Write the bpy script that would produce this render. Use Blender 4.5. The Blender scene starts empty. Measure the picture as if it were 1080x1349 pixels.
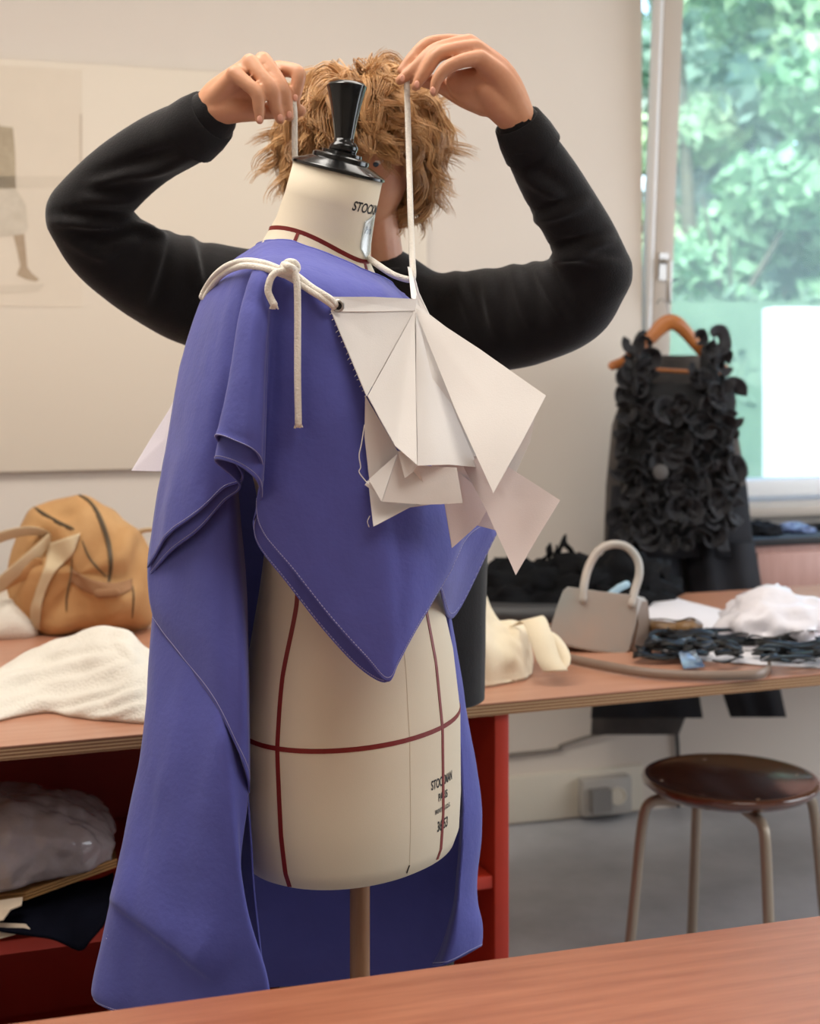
import bpy, bmesh, math, random
import numpy as np
from mathutils import Vector, Matrix, noise
random.seed(7)
rng = np.random.default_rng(7)
S = bpy.context.scene
COL = S.collection
PI = math.pi

# ------------------------------------------------------------------ camera
H = 1.35                 # eye height
FPX = 1950.0             # focal length in pixels of the 1080 x 1349 frame
HOR = 470.0              # row of the horizon
cam = bpy.data.cameras.new('camera')
cam.sensor_fit = 'VERTICAL'
cam.sensor_height = 36.0
cam.sensor_width = 36.0
cam.lens = FPX / 1349.0 * 36.0
cam.shift_y = -(674.5 - HOR) / 1349.0
cam.clip_start = 0.05
cam.clip_end = 200
cam.dof.use_dof = True
cam.dof.focus_distance = 1.75
cam.dof.aperture_fstop = 5.6
cam_o = bpy.data.objects.new('camera', cam)
cam_o.location = (0, 0, H)
cam_o.rotation_euler = (PI / 2, 0, 0)
COL.objects.link(cam_o)
S.camera = cam_o

# ------------------------------------------------------------------ daylight, lamps, exposure
w = bpy.data.worlds.new('world')
S.world = w
w.use_nodes = True
nt = w.node_tree
sky = nt.nodes.new('ShaderNodeTexSky')
sky.sky_type = 'NISHITA'
sky.sun_disc = False
sky.sun_elevation = math.radians(48)
sky.sun_rotation = math.radians(200)
sky.air_density = 1.0
sky.dust_density = 3.0
nt.links.new(sky.outputs[0], nt.nodes['Background'].inputs[0])
nt.nodes['Background'].inputs[1].default_value = 1.1

def lamp(name, kind, loc, energy, color, size=None, size_y=None, aim=None):
    l = bpy.data.lights.new(name, kind)
    l.energy = energy
    l.color = color
    if kind == 'AREA':
        l.shape = 'RECTANGLE'
        l.size = size
        l.size_y = size_y
    o = bpy.data.objects.new(name, l)
    o.location = loc
    if aim is not None:
        d = Vector(aim) - Vector(loc)
        o.rotation_euler = d.to_track_quat('-Z', 'Y').to_euler()
    COL.objects.link(o)
    return o

sun = lamp('sun', 'SUN', (0, 0, 10), 4.0, (1.0, 0.95, 0.86), aim=(2.2, 5.0, 0.2))
sun.data.angle = 0.03
# unseen soft key light added left of and behind the photographer
lamp('studio_key_light', 'AREA', (-2.5, 0.1, 2.1), 46, (1.0, 0.95, 0.89), 2.4, 1.8, aim=(0.0, 2.4, 1.1))
# unseen area lights at the ceiling, added to fill the room and rear wall
lamp('ceiling_fill_light', 'AREA', (-0.9, 1.9, 2.95), 62, (1.0, 0.945, 0.87), 1.4, 0.9, aim=(-0.9, 1.9, 0))
lamp('ceiling_fill_light', 'AREA', (1.0, 0.6, 2.95), 34, (1.0, 0.945, 0.87), 1.4, 0.9, aim=(1.0, 0.6, 0))
lamp('ceiling_fill_light', 'AREA', (0.5, 2.7, 2.95), 24, (1.0, 0.945, 0.87), 1.4, 0.9, aim=(0.5, 2.7, 0))
# unseen area light for assumed right-hand windows, added to lift floor and under-bench
lamp('side_fill_light', 'AREA', (3.3, 3.0, 1.5), 98, (0.86, 0.93, 1.0), 2.6, 1.6, aim=(0.4, 2.9, 0.6))
# daylight coming in through the window that is in view
S.view_settings.view_transform = 'Standard'
S.view_settings.look = 'None'
S.view_settings.exposure = -0.5
S.view_settings.gamma = 1.0
S.view_settings.use_curve_mapping = False

# ------------------------------------------------------------------ helpers
def P(px, py, Y):
    return Vector(((px - 540.0) / FPX * Y, Y, H - (py - HOR) / FPX * Y))

def PA(pts):
    return np.array([P(*p) for p in pts], float)

def on_plane(px, py, z):
    Y = (H - z) * FPX / (py - HOR)
    return P(px, py, Y)

def srgb(r, g, b):
    f = lambda c: ((c / 255 + 0.055) / 1.055) ** 2.4 if c > 10 else c / 255 / 12.92
    return (f(r), f(g), f(b), 1.0)

MATS = {}
def mat(name, rgb, rough=0.7, vary=0.0, vscale=6.0, bump=0.0, bscale=60.0, metal=0.0, sheen=0.0, coat=0.0, spec=0.5, stretch=None, detail=4.0, rgb2=None, trans=0.0):
    if name in MATS:
        return MATS[name]
    m = bpy.data.materials.new(name)
    m.use_nodes = True
    N = m.node_tree.nodes
    Lk = m.node_tree.links
    b = N['Principled BSDF']
    c = srgb(*rgb)
    b.inputs['Base Color'].default_value = c
    b.inputs['Roughness'].default_value = rough
    b.inputs['Metallic'].default_value = metal
    b.inputs['Specular IOR Level'].default_value = spec
    if sheen:
        b.inputs['Sheen Weight'].default_value = sheen
        b.inputs['Sheen Roughness'].default_value = 0.4
    if coat:
        b.inputs['Coat Weight'].default_value = coat
        b.inputs['Coat Roughness'].default_value = 0.1
    if trans:
        b.inputs['Transmission Weight'].default_value = trans
    tc = N.new('ShaderNodeTexCoord')
    mp = N.new('ShaderNodeMapping')
    Lk.new(tc.outputs['Object'], mp.inputs[0])
    if stretch:
        mp.inputs['Scale'].default_value = stretch
    if vary or rgb2:
        nz = N.new('ShaderNodeTexNoise')
        nz.inputs['Scale'].default_value = vscale
        nz.inputs['Detail'].default_value = detail
        nz.inputs['Roughness'].default_value = 0.62
        Lk.new(mp.outputs[0], nz.inputs['Vector'])
        rp = N.new('ShaderNodeValToRGB')
        rp.color_ramp.elements[0].position = 0.3
        rp.color_ramp.elements[1].position = 0.7
        if rgb2:
            rp.color_ramp.elements[0].color = srgb(*rgb2)
            rp.color_ramp.elements[1].color = c
        else:
            rp.color_ramp.elements[0].color = tuple(max(0, x * (1 - vary)) for x in c[:3]) + (1,)
            rp.color_ramp.elements[1].color = tuple(min(1, x * (1 + vary)) for x in c[:3]) + (1,)
        Lk.new(nz.outputs['Fac'], rp.inputs[0])
        Lk.new(rp.outputs[0], b.inputs['Base Color'])
    if bump:
        nb = N.new('ShaderNodeTexNoise')
        nb.inputs['Scale'].default_value = bscale
        nb.inputs['Detail'].default_value = 3
        Lk.new(mp.outputs[0], nb.inputs['Vector'])
        bp = N.new('ShaderNodeBump')
        bp.inputs['Strength'].default_value = bump
        bp.inputs['Distance'].default_value = 0.004
        Lk.new(nb.outputs['Fac'], bp.inputs['Height'])
        Lk.new(bp.outputs[0], b.inputs['Normal'])
    MATS[name] = m
    return m

def link(o, parent=None):
    COL.objects.link(o)
    if parent is not None:
        o.parent = parent
        o.matrix_parent_inverse = parent.matrix_world.inverted() if parent.type != 'EMPTY' else Matrix.Translation(-parent.location)
    return o

def mobj(name, v, f, m, parent=None, smooth=True, angle=None):
    me = bpy.data.meshes.new(name)
    me.from_pydata([tuple(p) for p in v], [], [tuple(int(i) for i in q) for q in f])
    me.update()
    bm = bmesh.new()
    bm.from_mesh(me)
    bmesh.ops.recalc_face_normals(bm, faces=bm.faces)
    bm.to_mesh(me)
    bm.free()
    if m is not None:
        me.materials.append(m)
    if smooth:
        me.polygons.foreach_set('use_smooth', [True] * len(me.polygons))
        if angle is not None:
            me.set_sharp_from_angle(angle=math.radians(angle))
    o = bpy.data.objects.new(name, me)
    return link(o, parent)

def tag(o, label=None, cat=None, group=None, kind=None):
    if label: o['label'] = label
    if cat: o['category'] = cat
    if group: o['group'] = group
    if kind: o['kind'] = kind
    return o

def thing(name, loc, label, cat, group=None):
    o = bpy.data.objects.new(name, None)
    o.location = Vector(loc)
    o.empty_display_size = 0.05
    COL.objects.link(o)
    return tag(o, label, cat, group)

class MB:
    def __init__(s):
        s.v, s.f = [], []
    def add(s, vf):
        v, f = vf
        n = len(s.v)
        s.v += [tuple(p) for p in v]
        s.f += [tuple(int(i) + n for i in q) for q in f]
        return s
    def obj(s, name, m, parent=None, smooth=True, angle=None):
        return mobj(name, s.v, s.f, m, parent, smooth, angle)

def crom(pts, n):
    pts = np.asarray(pts, float)
    k = len(pts)
    if k == 2:
        t = np.linspace(0, 1, n)[:, None]
        return pts[0] * (1 - t) + pts[1] * t
    ext = np.vstack([2 * pts[0] - pts[1], pts, 2 * pts[-1] - pts[-2]])
    t = np.linspace(0, k - 1, n)
    i = np.minimum(t.astype(int), k - 2)
    u = (t - i)[:, None]
    p0, p1, p2, p3 = ext[i], ext[i + 1], ext[i + 2], ext[i + 3]
    return 0.5 * (2 * p1 + (p2 - p0) * u + (2 * p0 - 5 * p1 + 4 * p2 - p3) * u ** 2 + (3 * p1 - p0 - 3 * p2 + p3) * u ** 3)

def sheet(cols, nu, nv):
    A = np.stack([crom(c, nv) for c in cols])            # k, nv, 3
    k = A.shape[0]
    out = np.stack([crom(A[:, j], nu) for j in range(nv)], axis=1)
    return out                                           # nu, nv, 3

def gnormals(G):
    du = np.gradient(G, axis=0)
    dv = np.gradient(G, axis=1)
    n = np.cross(du, dv)
    return n / np.maximum(np.linalg.norm(n, axis=2, keepdims=True), 1e-9)

def solid_grid(G, t):
    nu, nv = G.shape[:2]
    N = gnormals(G)
    A = (G + N * t / 2).reshape(-1, 3)
    B = (G - N * t / 2).reshape(-1, 3)
    v = list(A) + list(B)
    n = nu * nv
    f = []
    for i in range(nu - 1):
        for j in range(nv - 1):
            a = i * nv + j
            q = (a, a + 1, a + nv + 1, a + nv)
            f.append(q)
            f.append(tuple(n + x for x in reversed(q)))
    rim = [i * nv for i in range(nu)] + [(nu - 1) * nv + j for j in range(1, nv)] + [i * nv + nv - 1 for i in range(nu - 2, -1, -1)] + [j for j in range(nv - 2, 0, -1)]
    for a, b in zip(rim, rim[1:] + rim[:1]):
        f.append((a, n + a, n + b, b))
    return v, f

def nz3(p, s, seed=0.0):
    return noise.noise(Vector((p[0] * s + seed, p[1] * s - seed * 0.7, p[2] * s + seed * 1.3)))

def wrinkle(G, amp, scale, seed=0.0, squash=(1, 1, 1)):
    N = gnormals(G)
    G = G.copy()
    for i in range(G.shape[0]):
        for j in range(G.shape[1]):
            p = G[i, j] * squash
            G[i, j] += N[i, j] * amp * (nz3(p, scale, seed) + 0.5 * nz3(p, scale * 2.3, seed + 9))
    return G

def frames(pts):
    pts = [Vector(p) for p in pts]
    n = len(pts)
    T = []
    for i in range(n):
        d = pts[min(i + 1, n - 1)] - pts[max(i - 1, 0)]
        if d.length < 1e-9: d = Vector((0, 0, 1))
        T.append(d.normalized())
    a = Vector((0, 0, 1)) if abs(T[0].z) < 0.9 else Vector((1, 0, 0))
    u = (a - T[0] * a.dot(T[0])).normalized()
    U = [u]
    for i in range(1, n):
        u = U[-1] - T[i] * U[-1].dot(T[i])
        if u.length < 1e-6:
            u = T[i].orthogonal()
        U.append(u.normalized())
    return pts, T, U

def tube(pts, rad, sides=12, cap=True, flat=1.0, up=None, round_end=True):
    """tapered tube; rad is a number or a list; flat squeezes the section along its second axis; ends are rounded"""
    pts = [Vector(p) for p in pts]
    if not hasattr(rad, '__len__'): rad = [rad] * len(pts)
    rad = list(rad)
    if cap and round_end:
        d0 = (pts[0] - pts[1]).normalized()
        d1 = (pts[-1] - pts[-2]).normalized()
        r0, r1 = rad[0], rad[-1]
        pre = [(pts[0] + d0 * r0 * s, r0 * c) for s, c in ((0.97, 0.25), (0.8, 0.6), (0.45, 0.89))]
        post = [(pts[-1] + d1 * r1 * s, r1 * c) for s, c in ((0.45, 0.89), (0.8, 0.6), (0.97, 0.25))]
        pts = [p for p, _ in pre] + pts + [p for p, _ in post]
        rad = [r for _, r in pre] + rad + [r for _, r in post]
    pts, T, U = frames(pts)
    v, f = [], []
    for p, t, u, r in zip(pts, T, U, rad):
        if up is not None:
            q = Vector(up) - t * Vector(up).dot(t)
            if q.length > 1e-4: u = q.normalized()
        b = t.cross(u)
        for k in range(sides):
            a = 2 * PI * k / sides
            v.append(p + (b * math.cos(a) + u * math.sin(a) * flat) * r)
    n = len(pts)
    for i in range(n - 1):
        for k in range(sides):
            k2 = (k + 1) % sides
            f.append((i * sides + k, i * sides + k2, (i + 1) * sides + k2, (i + 1) * sides + k))
    if cap:
        f.append(tuple(range(sides - 1, -1, -1)))
        f.append(tuple((n - 1) * sides + k for k in range(sides)))
    return v, f

def stube(pts, rad, n=None, **k):
    """tube along a smooth curve through pts"""
    if n is None: n = (len(pts) - 1) * 6 + 1
    if not hasattr(rad, '__len__'): rad = [rad] * len(pts)
    A = crom(np.array([list(p) for p in pts], float), n)
    R = np.maximum(crom(np.array(rad, float)[:, None], n)[:, 0], 1e-4)
    return tube(A, list(R), **k)

def loft(rings, cap=True, closed=True):
    k = len(rings[0])
    v = [p for r in rings for p in r]
    f = []
    for i in range(len(rings) - 1):
        for j in range(k if closed else k - 1):
            j2 = (j + 1) % k
            f.append((i * k + j, i * k + j2, (i + 1) * k + j2, (i + 1) * k + j))
    if cap:
        f.append(tuple(range(k - 1, -1, -1)))
        f.append(tuple((len(rings) - 1) * k + j for j in range(k)))
    return v, f

def lathe(prof, n=32, M=None):
    M = M or Matrix()
    rings = []
    for r, z in prof:
        rings.append([M @ Vector((r * math.cos(2 * PI * j / n), r * math.sin(2 * PI * j / n), z)) for j in range(n)])
    return loft(rings)

def boxv(x0, x1, y0, y1, z0, z1, fr=None):
    fr = fr or (lambda a, b, c: Vector((a, b, c)))
    v = [fr(x, y, z) for x in (x0, x1) for y in (y0, y1) for z in (z0, z1)]
    f = [(0, 1, 3, 2), (4, 6, 7, 5), (0, 4, 5, 1), (2, 3, 7, 6), (0, 2, 6, 4), (1, 5, 7, 3)]
    return v, f

def box(name, b, m, parent=None, fr=None, bevel=0.003, seg=2):
    v, f = boxv(*b, fr=fr)
    o = mobj(name, v, f, m, parent, smooth=False)
    if bevel:
        bm = bmesh.new()
        bm.from_mesh(o.data)
        bmesh.ops.bevel(bm, geom=list(bm.edges), offset=bevel, segments=seg, profile=0.5, affect='EDGES')
        bm.to_mesh(o.data)
        bm.free()
        o.data.polygons.foreach_set('use_smooth', [True] * len(o.data.polygons))
        o.data.set_sharp_from_angle(angle=math.radians(40))
    return o

def ball(c, r, sub=2, scale=(1, 1, 1)):
    bm = bmesh.new()
    bmesh.ops.create_icosphere(bm, subdivisions=sub, radius=1)
    v = [Vector(c) + Vector((p.co.x * r * scale[0], p.co.y * r * scale[1], p.co.z * r * scale[2])) for p in bm.verts]
    f = [tuple(x.index for x in q.verts) for q in bm.faces]
    bm.free()
    return v, f

def remesh(name, mb, m, parent, voxel, smooth=6, factor=0.5):
    me = bpy.data.meshes.new('tmp')
    me.from_pydata(mb.v, [], mb.f)
    bm = bmesh.new(); bm.from_mesh(me)
    bmesh.ops.recalc_face_normals(bm, faces=bm.faces)
    bm.to_mesh(me); bm.free()
    t = bpy.data.objects.new('tmp', me)
    COL.objects.link(t)
    r = t.modifiers.new('r', 'REMESH')
    r.mode = 'VOXEL'
    r.voxel_size = voxel
    r.adaptivity = 0
    if smooth:
        s = t.modifiers.new('s', 'SMOOTH')
        s.iterations = smooth
        s.factor = factor
    dg = bpy.context.evaluated_depsgraph_get()
    out = bpy.data.meshes.new_from_object(t.evaluated_get(dg))
    bpy.data.objects.remove(t)
    out.name = name
    out.materials.clear()
    out.materials.append(m)
    out.polygons.foreach_set('use_smooth', [True] * len(out.polygons))
    o = bpy.data.objects.new(name, out)
    return link(o, parent)

def displace(o, fn):
    me = o.data
    n = len(me.vertices)
    co = np.empty(n * 3); me.vertices.foreach_get('co', co); co = co.reshape(-1, 3)
    no = np.empty(n * 3); me.vertices.foreach_get('normal', no); no = no.reshape(-1, 3)
    for i in range(n):
        co[i] += no[i] * fn(co[i], no[i])
    me.vertices.foreach_set('co', co.ravel())
    me.update()

def polysheet(name, pts, m, parent, t=0.0012, cuts=2, wob=0.0, seed=0, sag=0.0):
    """thin stiff sheet over a polygon of 3-D points (fan from its centre), cut finer and slightly uneven"""
    V = [Vector(p) for p in pts]
    bm = bmesh.new()
    vs = [bm.verts.new(p) for p in V]
    if len(vs) <= 4:
        bm.faces.new(vs)
    else:
        c = bm.verts.new(sum(V, Vector()) / len(V))
        for a, b in zip(vs, vs[1:] + vs[:1]):
            bm.faces.new((a, b, c))
    bmesh.ops.triangulate(bm, faces=bm.faces[:])
    for _ in range(cuts):
        bmesh.ops.subdivide_edges(bm, edges=bm.edges[:], cuts=1, use_grid_fill=True)
    bmesh.ops.recalc_face_normals(bm, faces=bm.faces[:])
    bm.normal_update()
    if wob:
        for v in bm.verts:
            v.co += v.normal * wob * nz3(v.co, 9, seed)
    bmesh.ops.solidify(bm, geom=bm.faces[:], thickness=t)
    bmesh.ops.recalc_face_normals(bm, faces=bm.faces[:])
    me = bpy.data.meshes.new(name)
    bm.to_mesh(me); bm.free()
    me.materials.append(m)
    me.polygons.foreach_set('use_smooth', [True] * len(me.polygons))
    me.set_sharp_from_angle(angle=math.radians(30))
    return link(bpy.data.objects.new(name, me), parent)

def copy_tree(o, parent=None):
    c = o.copy(); COL.objects.link(c)
    if parent is not None: c.parent = parent
    for ch in list(o.children): copy_tree(ch, c)
    return c

def text_mesh(body, size, sx=1.0):
    cu = bpy.data.curves.new('t', 'FONT')
    cu.body = body; cu.size = size; cu.offset = size * 0.022; cu.align_x = 'CENTER'; cu.align_y = 'CENTER'
    o = bpy.data.objects.new('t', cu); COL.objects.link(o)
    dg = bpy.context.evaluated_depsgraph_get()
    me = bpy.data.meshes.new_from_object(o.evaluated_get(dg))
    v = [(p.co.x * sx, p.co.y) for p in me.vertices]
    f = [tuple(q.vertices) for q in me.polygons]
    bpy.data.objects.remove(o)
    return v, f
# ------------------------------------------------------------------ materials
M_wall = mat('wall_paint', (216, 206, 195), 0.85, vary=0.03, vscale=1.2, bump=0.06, bscale=120)
M_skirt = mat('skirting_paint', (214, 206, 190), 0.6, vary=0.03)
M_ceil = mat('ceiling_paint', (230, 224, 214), 0.9)
M_floor = mat('screed_floor', (182, 183, 187), 0.45, rgb2=(150, 151, 155), vscale=3.5, bump=0.05, bscale=40, detail=8)
M_frame = mat('window_frame', (188, 176, 164), 0.45)
M_board = mat('white_board', (219, 207, 190), 0.6, vary=0.015, vscale=1.0)
M_poster = mat('poster_paper', (217, 204, 186), 0.75, vary=0.03, vscale=5)

# ------------------------------------------------------------------ the room
WA = math.radians(18)
WT = Vector((math.cos(WA), math.sin(WA), 0)); WN = Vector((math.sin(WA), -math.cos(WA), 0))
WO = Vector((0.4, 4.31, 0))
def W(u, d, z): return WO + WT * u + WN * d + Vector((0, 0, z))     # d = distance into the room
def wall_hit(px, py, d=0.0):
    k = (px - 540) / FPX
    O = WO + WN * d
    u = (O.x - k * O.y) / (k * WT.y - WT.x)
    q = O + WT * u
    return u, H - (py - HOR) / FPX * q.y
CZ = 3.0
U0, U1 = -3.6, 3.6
D1 = 6.2
win_u0, win_u1, win_z0, win_z1 = 0.305, 2.4, 0.90, 2.75
st = lambda o: tag(o, kind='structure')
mb = MB()
mb.add(boxv(U0, win_u0, -0.25, 0, -0.1, CZ, W)); mb.add(boxv(win_u1, U1, -0.25, 0, -0.1, CZ, W))
mb.add(boxv(win_u0, win_u1, -0.25, 0, -0.1, win_z0, W)); mb.add(boxv(win_u0, win_u1, -0.25, 0, win_z1, CZ, W))
st(mb.obj('wall_back', M_wall, smooth=False))
st(box('wall_left', (U0 - 0.1, U0, 0, D1, -0.1, CZ), M_wall, fr=W, bevel=0))
st(box('wall_right', (U1, U1 + 0.1, 0, D1, -0.1, CZ), M_wall, fr=W, bevel=0))
st(box('wall_front', (U0 - 0.1, U1 + 0.1, D1, D1 + 0.1, -0.1, CZ), M_wall, fr=W, bevel=0))
st(box('ceiling', (U0 - 0.1, U1 + 0.1, -0.25, D1 + 0.1, CZ, CZ + 0.1), M_ceil, fr=W, bevel=0))
st(box('floor', (U0 - 0.1, U1 + 0.1, -0.25, D1 + 0.1, -0.1, 0), M_floor, fr=W, bevel=0))
st(box('baseboard_back', (-1.7, 0.30, 0, 0.016, 0.006, 0.14), M_skirt, fr=W, bevel=0.003))

# window: fixed frame, and the sash tilted inwards on its lower edge
win = bpy.data.objects.new('window_1', None); COL.objects.link(win)
win.location = W((win_u0 + win_u1) / 2, -0.1, win_z0); tag(win, kind='structure')
M_glass = bpy.data.materials.new('window_glass'); M_glass.use_nodes = True
N = M_glass.node_tree.nodes; Lk = M_glass.node_tree.links
N.remove(N['Principled BSDF'])
tr = N.new('ShaderNodeBsdfTransparent'); gl = N.new('ShaderNodeBsdfGlossy'); mx = N.new('ShaderNodeMixShader')
tr.inputs[0].default_value = (0.96, 0.99, 0.98, 1); gl.inputs['Roughness'].default_value = 0.02
mx.inputs[0].default_value = 0.012
veil = N.new('ShaderNodeBsdfTranslucent'); veil.inputs[0].default_value = (0.9, 0.97, 0.95, 1); mx2 = N.new('ShaderNodeMixShader'); mx2.inputs[0].default_value = 0.10   # translucent veil mixed in for the haze and glare of dirty glass
Lk.new(tr.outputs[0], mx.inputs[1]); Lk.new(gl.outputs[0], mx.inputs[2]); Lk.new(mx.outputs[0], mx2.inputs[1]); Lk.new(veil.outputs[0], mx2.inputs[2]); Lk.new(mx2.outputs[0], N['Material Output'].inputs[0])
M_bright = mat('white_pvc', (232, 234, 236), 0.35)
fw = 0.035
for nm, b in (('frame_post', (win_u0, win_u0 + 0.012, -0.16, -0.10, win_z0, win_z1)),
              ('frame_post', (win_u1 - fw, win_u1, -0.16, -0.10, win_z0, win_z1)),
              ('frame_rail', (win_u0 + 0.012, win_u1 - fw, -0.16, -0.10, win_z1 - fw, win_z1)),
              ('frame_rail', (win_u0 + 0.012, win_u1 - fw, -0.16, -0.10, win_z0, win_z0 + 0.02))):
    box(nm, b, M_bright, win, fr=W, bevel=0.002)
TA = math.radians(4.7)
sz0 = 0.925
def SH(u, d, z):   # sash frame: z measured up the sash, d into the room
    return W(u, -0.085 + d * math.cos(TA) + z * math.sin(TA), sz0 + z * math.cos(TA) - d * math.sin(TA))
sh_h = 1.75
box('sash_lit_side', (win_u0 + 0.014, win_u0 + 0.024, 0.0, 0.058, 0, sh_h), M_bright, win, fr=SH, bevel=0.002)  # white strip added in place of the lit side face of the stile
box('sash_stile', (win_u0 + 0.0245, win_u0 + 0.088, 0, 0.06, 0, sh_h), M_frame, win, fr=SH, bevel=0.005)
box('sash_stile', (win_u1 - 0.11, win_u1 - 0.04, 0, 0.06, 0, sh_h), M_frame, win, fr=SH, bevel=0.005)
box('sash_rail', (win_u0 + 0.09, win_u1 - 0.112, 0, 0.06, 0, 0.05), M_bright, win, fr=SH, bevel=0.005)
box('sash_rail', (win_u0 + 0.09, win_u1 - 0.112, 0, 0.06, sh_h - 0.07, sh_h), M_frame, win, fr=SH, bevel=0.005)
box('pane', (win_u0 + 0.09, win_u1 - 0.112, 0.026, 0.032, 0.05, sh_h - 0.07), M_glass, win, fr=SH, bevel=0)
box('window_board', (win_u0 - 0.0, win_u1 - 0.02, -0.10, 0.06, win_z0 - 0.035, win_z0 - 0.002), M_frame, win, fr=W, bevel=0.004)
M_alu = mat('handle_metal', (176, 172, 168), 0.3, metal=0.8)
hb = MB()
hb.add(boxv(win_u0 + 0.036, win_u0 + 0.066, 0.06, 0.068, 0.66, 0.74, SH))
hb.add(tube([SH(win_u0 + 0.051, 0.068, 0.715), SH(win_u0 + 0.051, 0.105, 0.715), SH(win_u0 + 0.051, 0.108, 0.60)], 0.009, 10))
hb.obj('window_handle', M_alu, win, angle=40)

# white panel on the wall with a pale print
pu1, _ = wall_hit(559, 300)
pnl = thing('wall_panel', W(-1.1, 0.02, 1.04), 'large off-white board mounted flat on the wall behind the person', 'panel')
box('board', (-3.0, pu1, 0.004, 0.026, 1.052, 2.118), M_board, pnl, fr=W, bevel=0.004)
ps = thing('poster', W(-1.5, 0.03, 1.4), 'pale faded poster print of a walking figure, pinned to the white wall board', 'poster')
pa, zt = wall_hit(108, 92, 0.028); _, zb = wall_hit(108, 405, 0.028)
box('paper', (pa - 0.72, pa, 0.0265, 0.0275, zb, zt), M_poster, ps, fr=W, bevel=0)
def wpoly(name, pts, m, parent, d):
    V = []
    for x, y in pts:
        u, z = wall_hit(x, y, d)
        V.append(W(u, d, z))
    n = len(V)
    V2 = [p + WN * 0.0004 for p in V]
    f = [tuple(range(n)), tuple(range(2 * n - 1, n - 1, -1))] + [(i, (i + 1) % n, n + (i + 1) % n, n + i) for i in range(n)]
    return mobj(name, V + V2, f, m, parent, smooth=False)
dd = 0.0278
M_p1 = mat('print_ground', (208, 195, 177), 0.8, vary=0.05, vscale=8)
M_p2 = mat('print_coat', (183, 168, 143), 0.8, rgb2=(158, 143, 120), vscale=22)
M_p3 = mat('print_skirt', (208, 197, 180), 0.8, rgb2=(190, 178, 160), vscale=26)
M_p4 = mat('print_leg', (163, 141, 116), 0.8, rgb2=(176, 156, 132), vscale=20)
M_p5 = mat('print_line', (196, 181, 163), 0.8)
wpoly('printed_ground', [(-60, 232), (107, 232), (107, 246), (-60, 250)], M_p1, ps, dd)
wpoly('printed_shadow', [(-60, 378), (60, 374), (50, 384), (-60, 392)], M_p1, ps, dd)
wpoly('printed_coat', [(-40, 166), (-10, 150), (0, 166), (17, 168), (20, 200), (21, 248), (-40, 252)], M_p2, ps, dd)
wpoly('printed_skirt', [(-40, 252), (21, 248), (34, 270), (37, 300), (33, 308), (-40, 318)], M_p3, ps, dd + 0.0006)
wpoly('printed_leg', [(17, 308), (32, 307), (34, 330), (36, 352), (42, 360), (52, 368), (47, 371), (34, 368), (22, 362), (27, 350), (22, 328)], M_p4, ps, dd)
wpoly('printed_edge', [(105, 150), (108, 150), (108, 230), (105, 230)], M_p5, ps, dd)

# socket box and cables low on the wall
M_box = mat('grey_plastic', (176, 172, 166), 0.5)
M_dk = mat('dark_plastic', (40, 40, 42), 0.5)
sk = thing('wall_socket', W(*(lambda u: (u, 0.02, 0.1))(wall_hit(792, 1045)[0])), 'grey surface-mounted power socket box low on the wall near the stool', 'socket')
u0, z1 = wall_hit(758, 1022); u1, z0 = wall_hit(822, 1064)
box('socket_box', (u0, u1, 0.001, 0.055, z0, z1), M_box, sk, fr=W, bevel=0.006)
uc = u0 + (u1 - u0) * 0.7; zc = (z0 + z1) / 2
mb = MB(); Msock = Matrix.Translation(W(uc, 0.055, zc)) @ Matrix.Rotation(WA, 4, 'Z') @ Matrix.Rotation(PI / 2, 4, 'X')
mb.add(lathe([(0.026, 0.0), (0.026, 0.004), (0.021, 0.004), (0.02, 0.0015), (0.001, 0.0015)], 24, Msock)); mb.obj('socket_face', M_skirt, sk, angle=40)
mb = MB(); ul = u0 + (u1 - u0) * 0.3
mb.add(boxv(ul - 0.03, ul + 0.03, 0.0552, 0.085, zc - 0.035, zc + 0.03, W)); mb.obj('plug', mat('plug_grey', (128, 126, 124), 0.5), sk, smooth=False)
mb = MB(); mb.add(stube([W(-0.45, 0.008, 0.20), W(0.0, 0.008, 0.205), W(u0 - 0.05, 0.008, 0.216), W(u0 + 0.03, 0.012, 0.235), W(u0 + 0.1, 0.012, 0.245), W(u0 + 0.17, 0.012, 0.27)], 0.005, sides=8))
tag(mb.obj('cable', mat('cable_grey', (120, 112, 104), 0.6)), 'thin grey cable running along the wall to the socket box', 'cable')
mb = MB()
a = wall_hit(885, 955); b_ = wall_hit(896, 990)
mb.add(stube([W(a[0] - 0.12, 0.01, a[1] + 0.03), W(a[0] - 0.02, 0.012, a[1] + 0.02), W(a[0] + 0.01, 0.012, a[1] - 0.03), W(a[0] + 0.015, 0.012, 0.0075)], 0.006, sides=8))
tag(mb.obj('cable', M_dk), 'thick black cable hanging down the wall behind the stool', 'cable')

# ------------------------------------------------------------------ outside
M_ground = mat('lawn', (120, 165, 110), 0.95, rgb2=(90, 140, 95), vscale=2)
M_hedge = mat('hedge_leaf', (106, 138, 114), 0.8, rgb2=(78, 110, 90), vscale=3)
M_leafs = [mat('leaf_teal', (132, 166, 152), 0.7, rgb2=(98, 136, 122), vscale=1.6),
           mat('leaf_grey', (168, 188, 182), 0.7, rgb2=(134, 160, 152), vscale=1.6),
           mat('leaf_green', (140, 182, 142), 0.7, rgb2=(104, 150, 118), vscale=1.6),
           mat('leaf_lime', (182, 208, 168), 0.7, rgb2=(138, 184, 150), vscale=1.6)]
M_bark = mat('bark', (92, 92, 80), 0.9, vary=0.2, vscale=12)
gv, gf = boxv(-6, 24, 4.8, 40, -0.7, -0.3)
st(mobj('trim_1', gv, gf, M_ground, smooth=False)); bpy.data.objects['trim_1'].name = 'ground'
bpy.data.objects['ground']['kind'] = 'structure'
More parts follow.
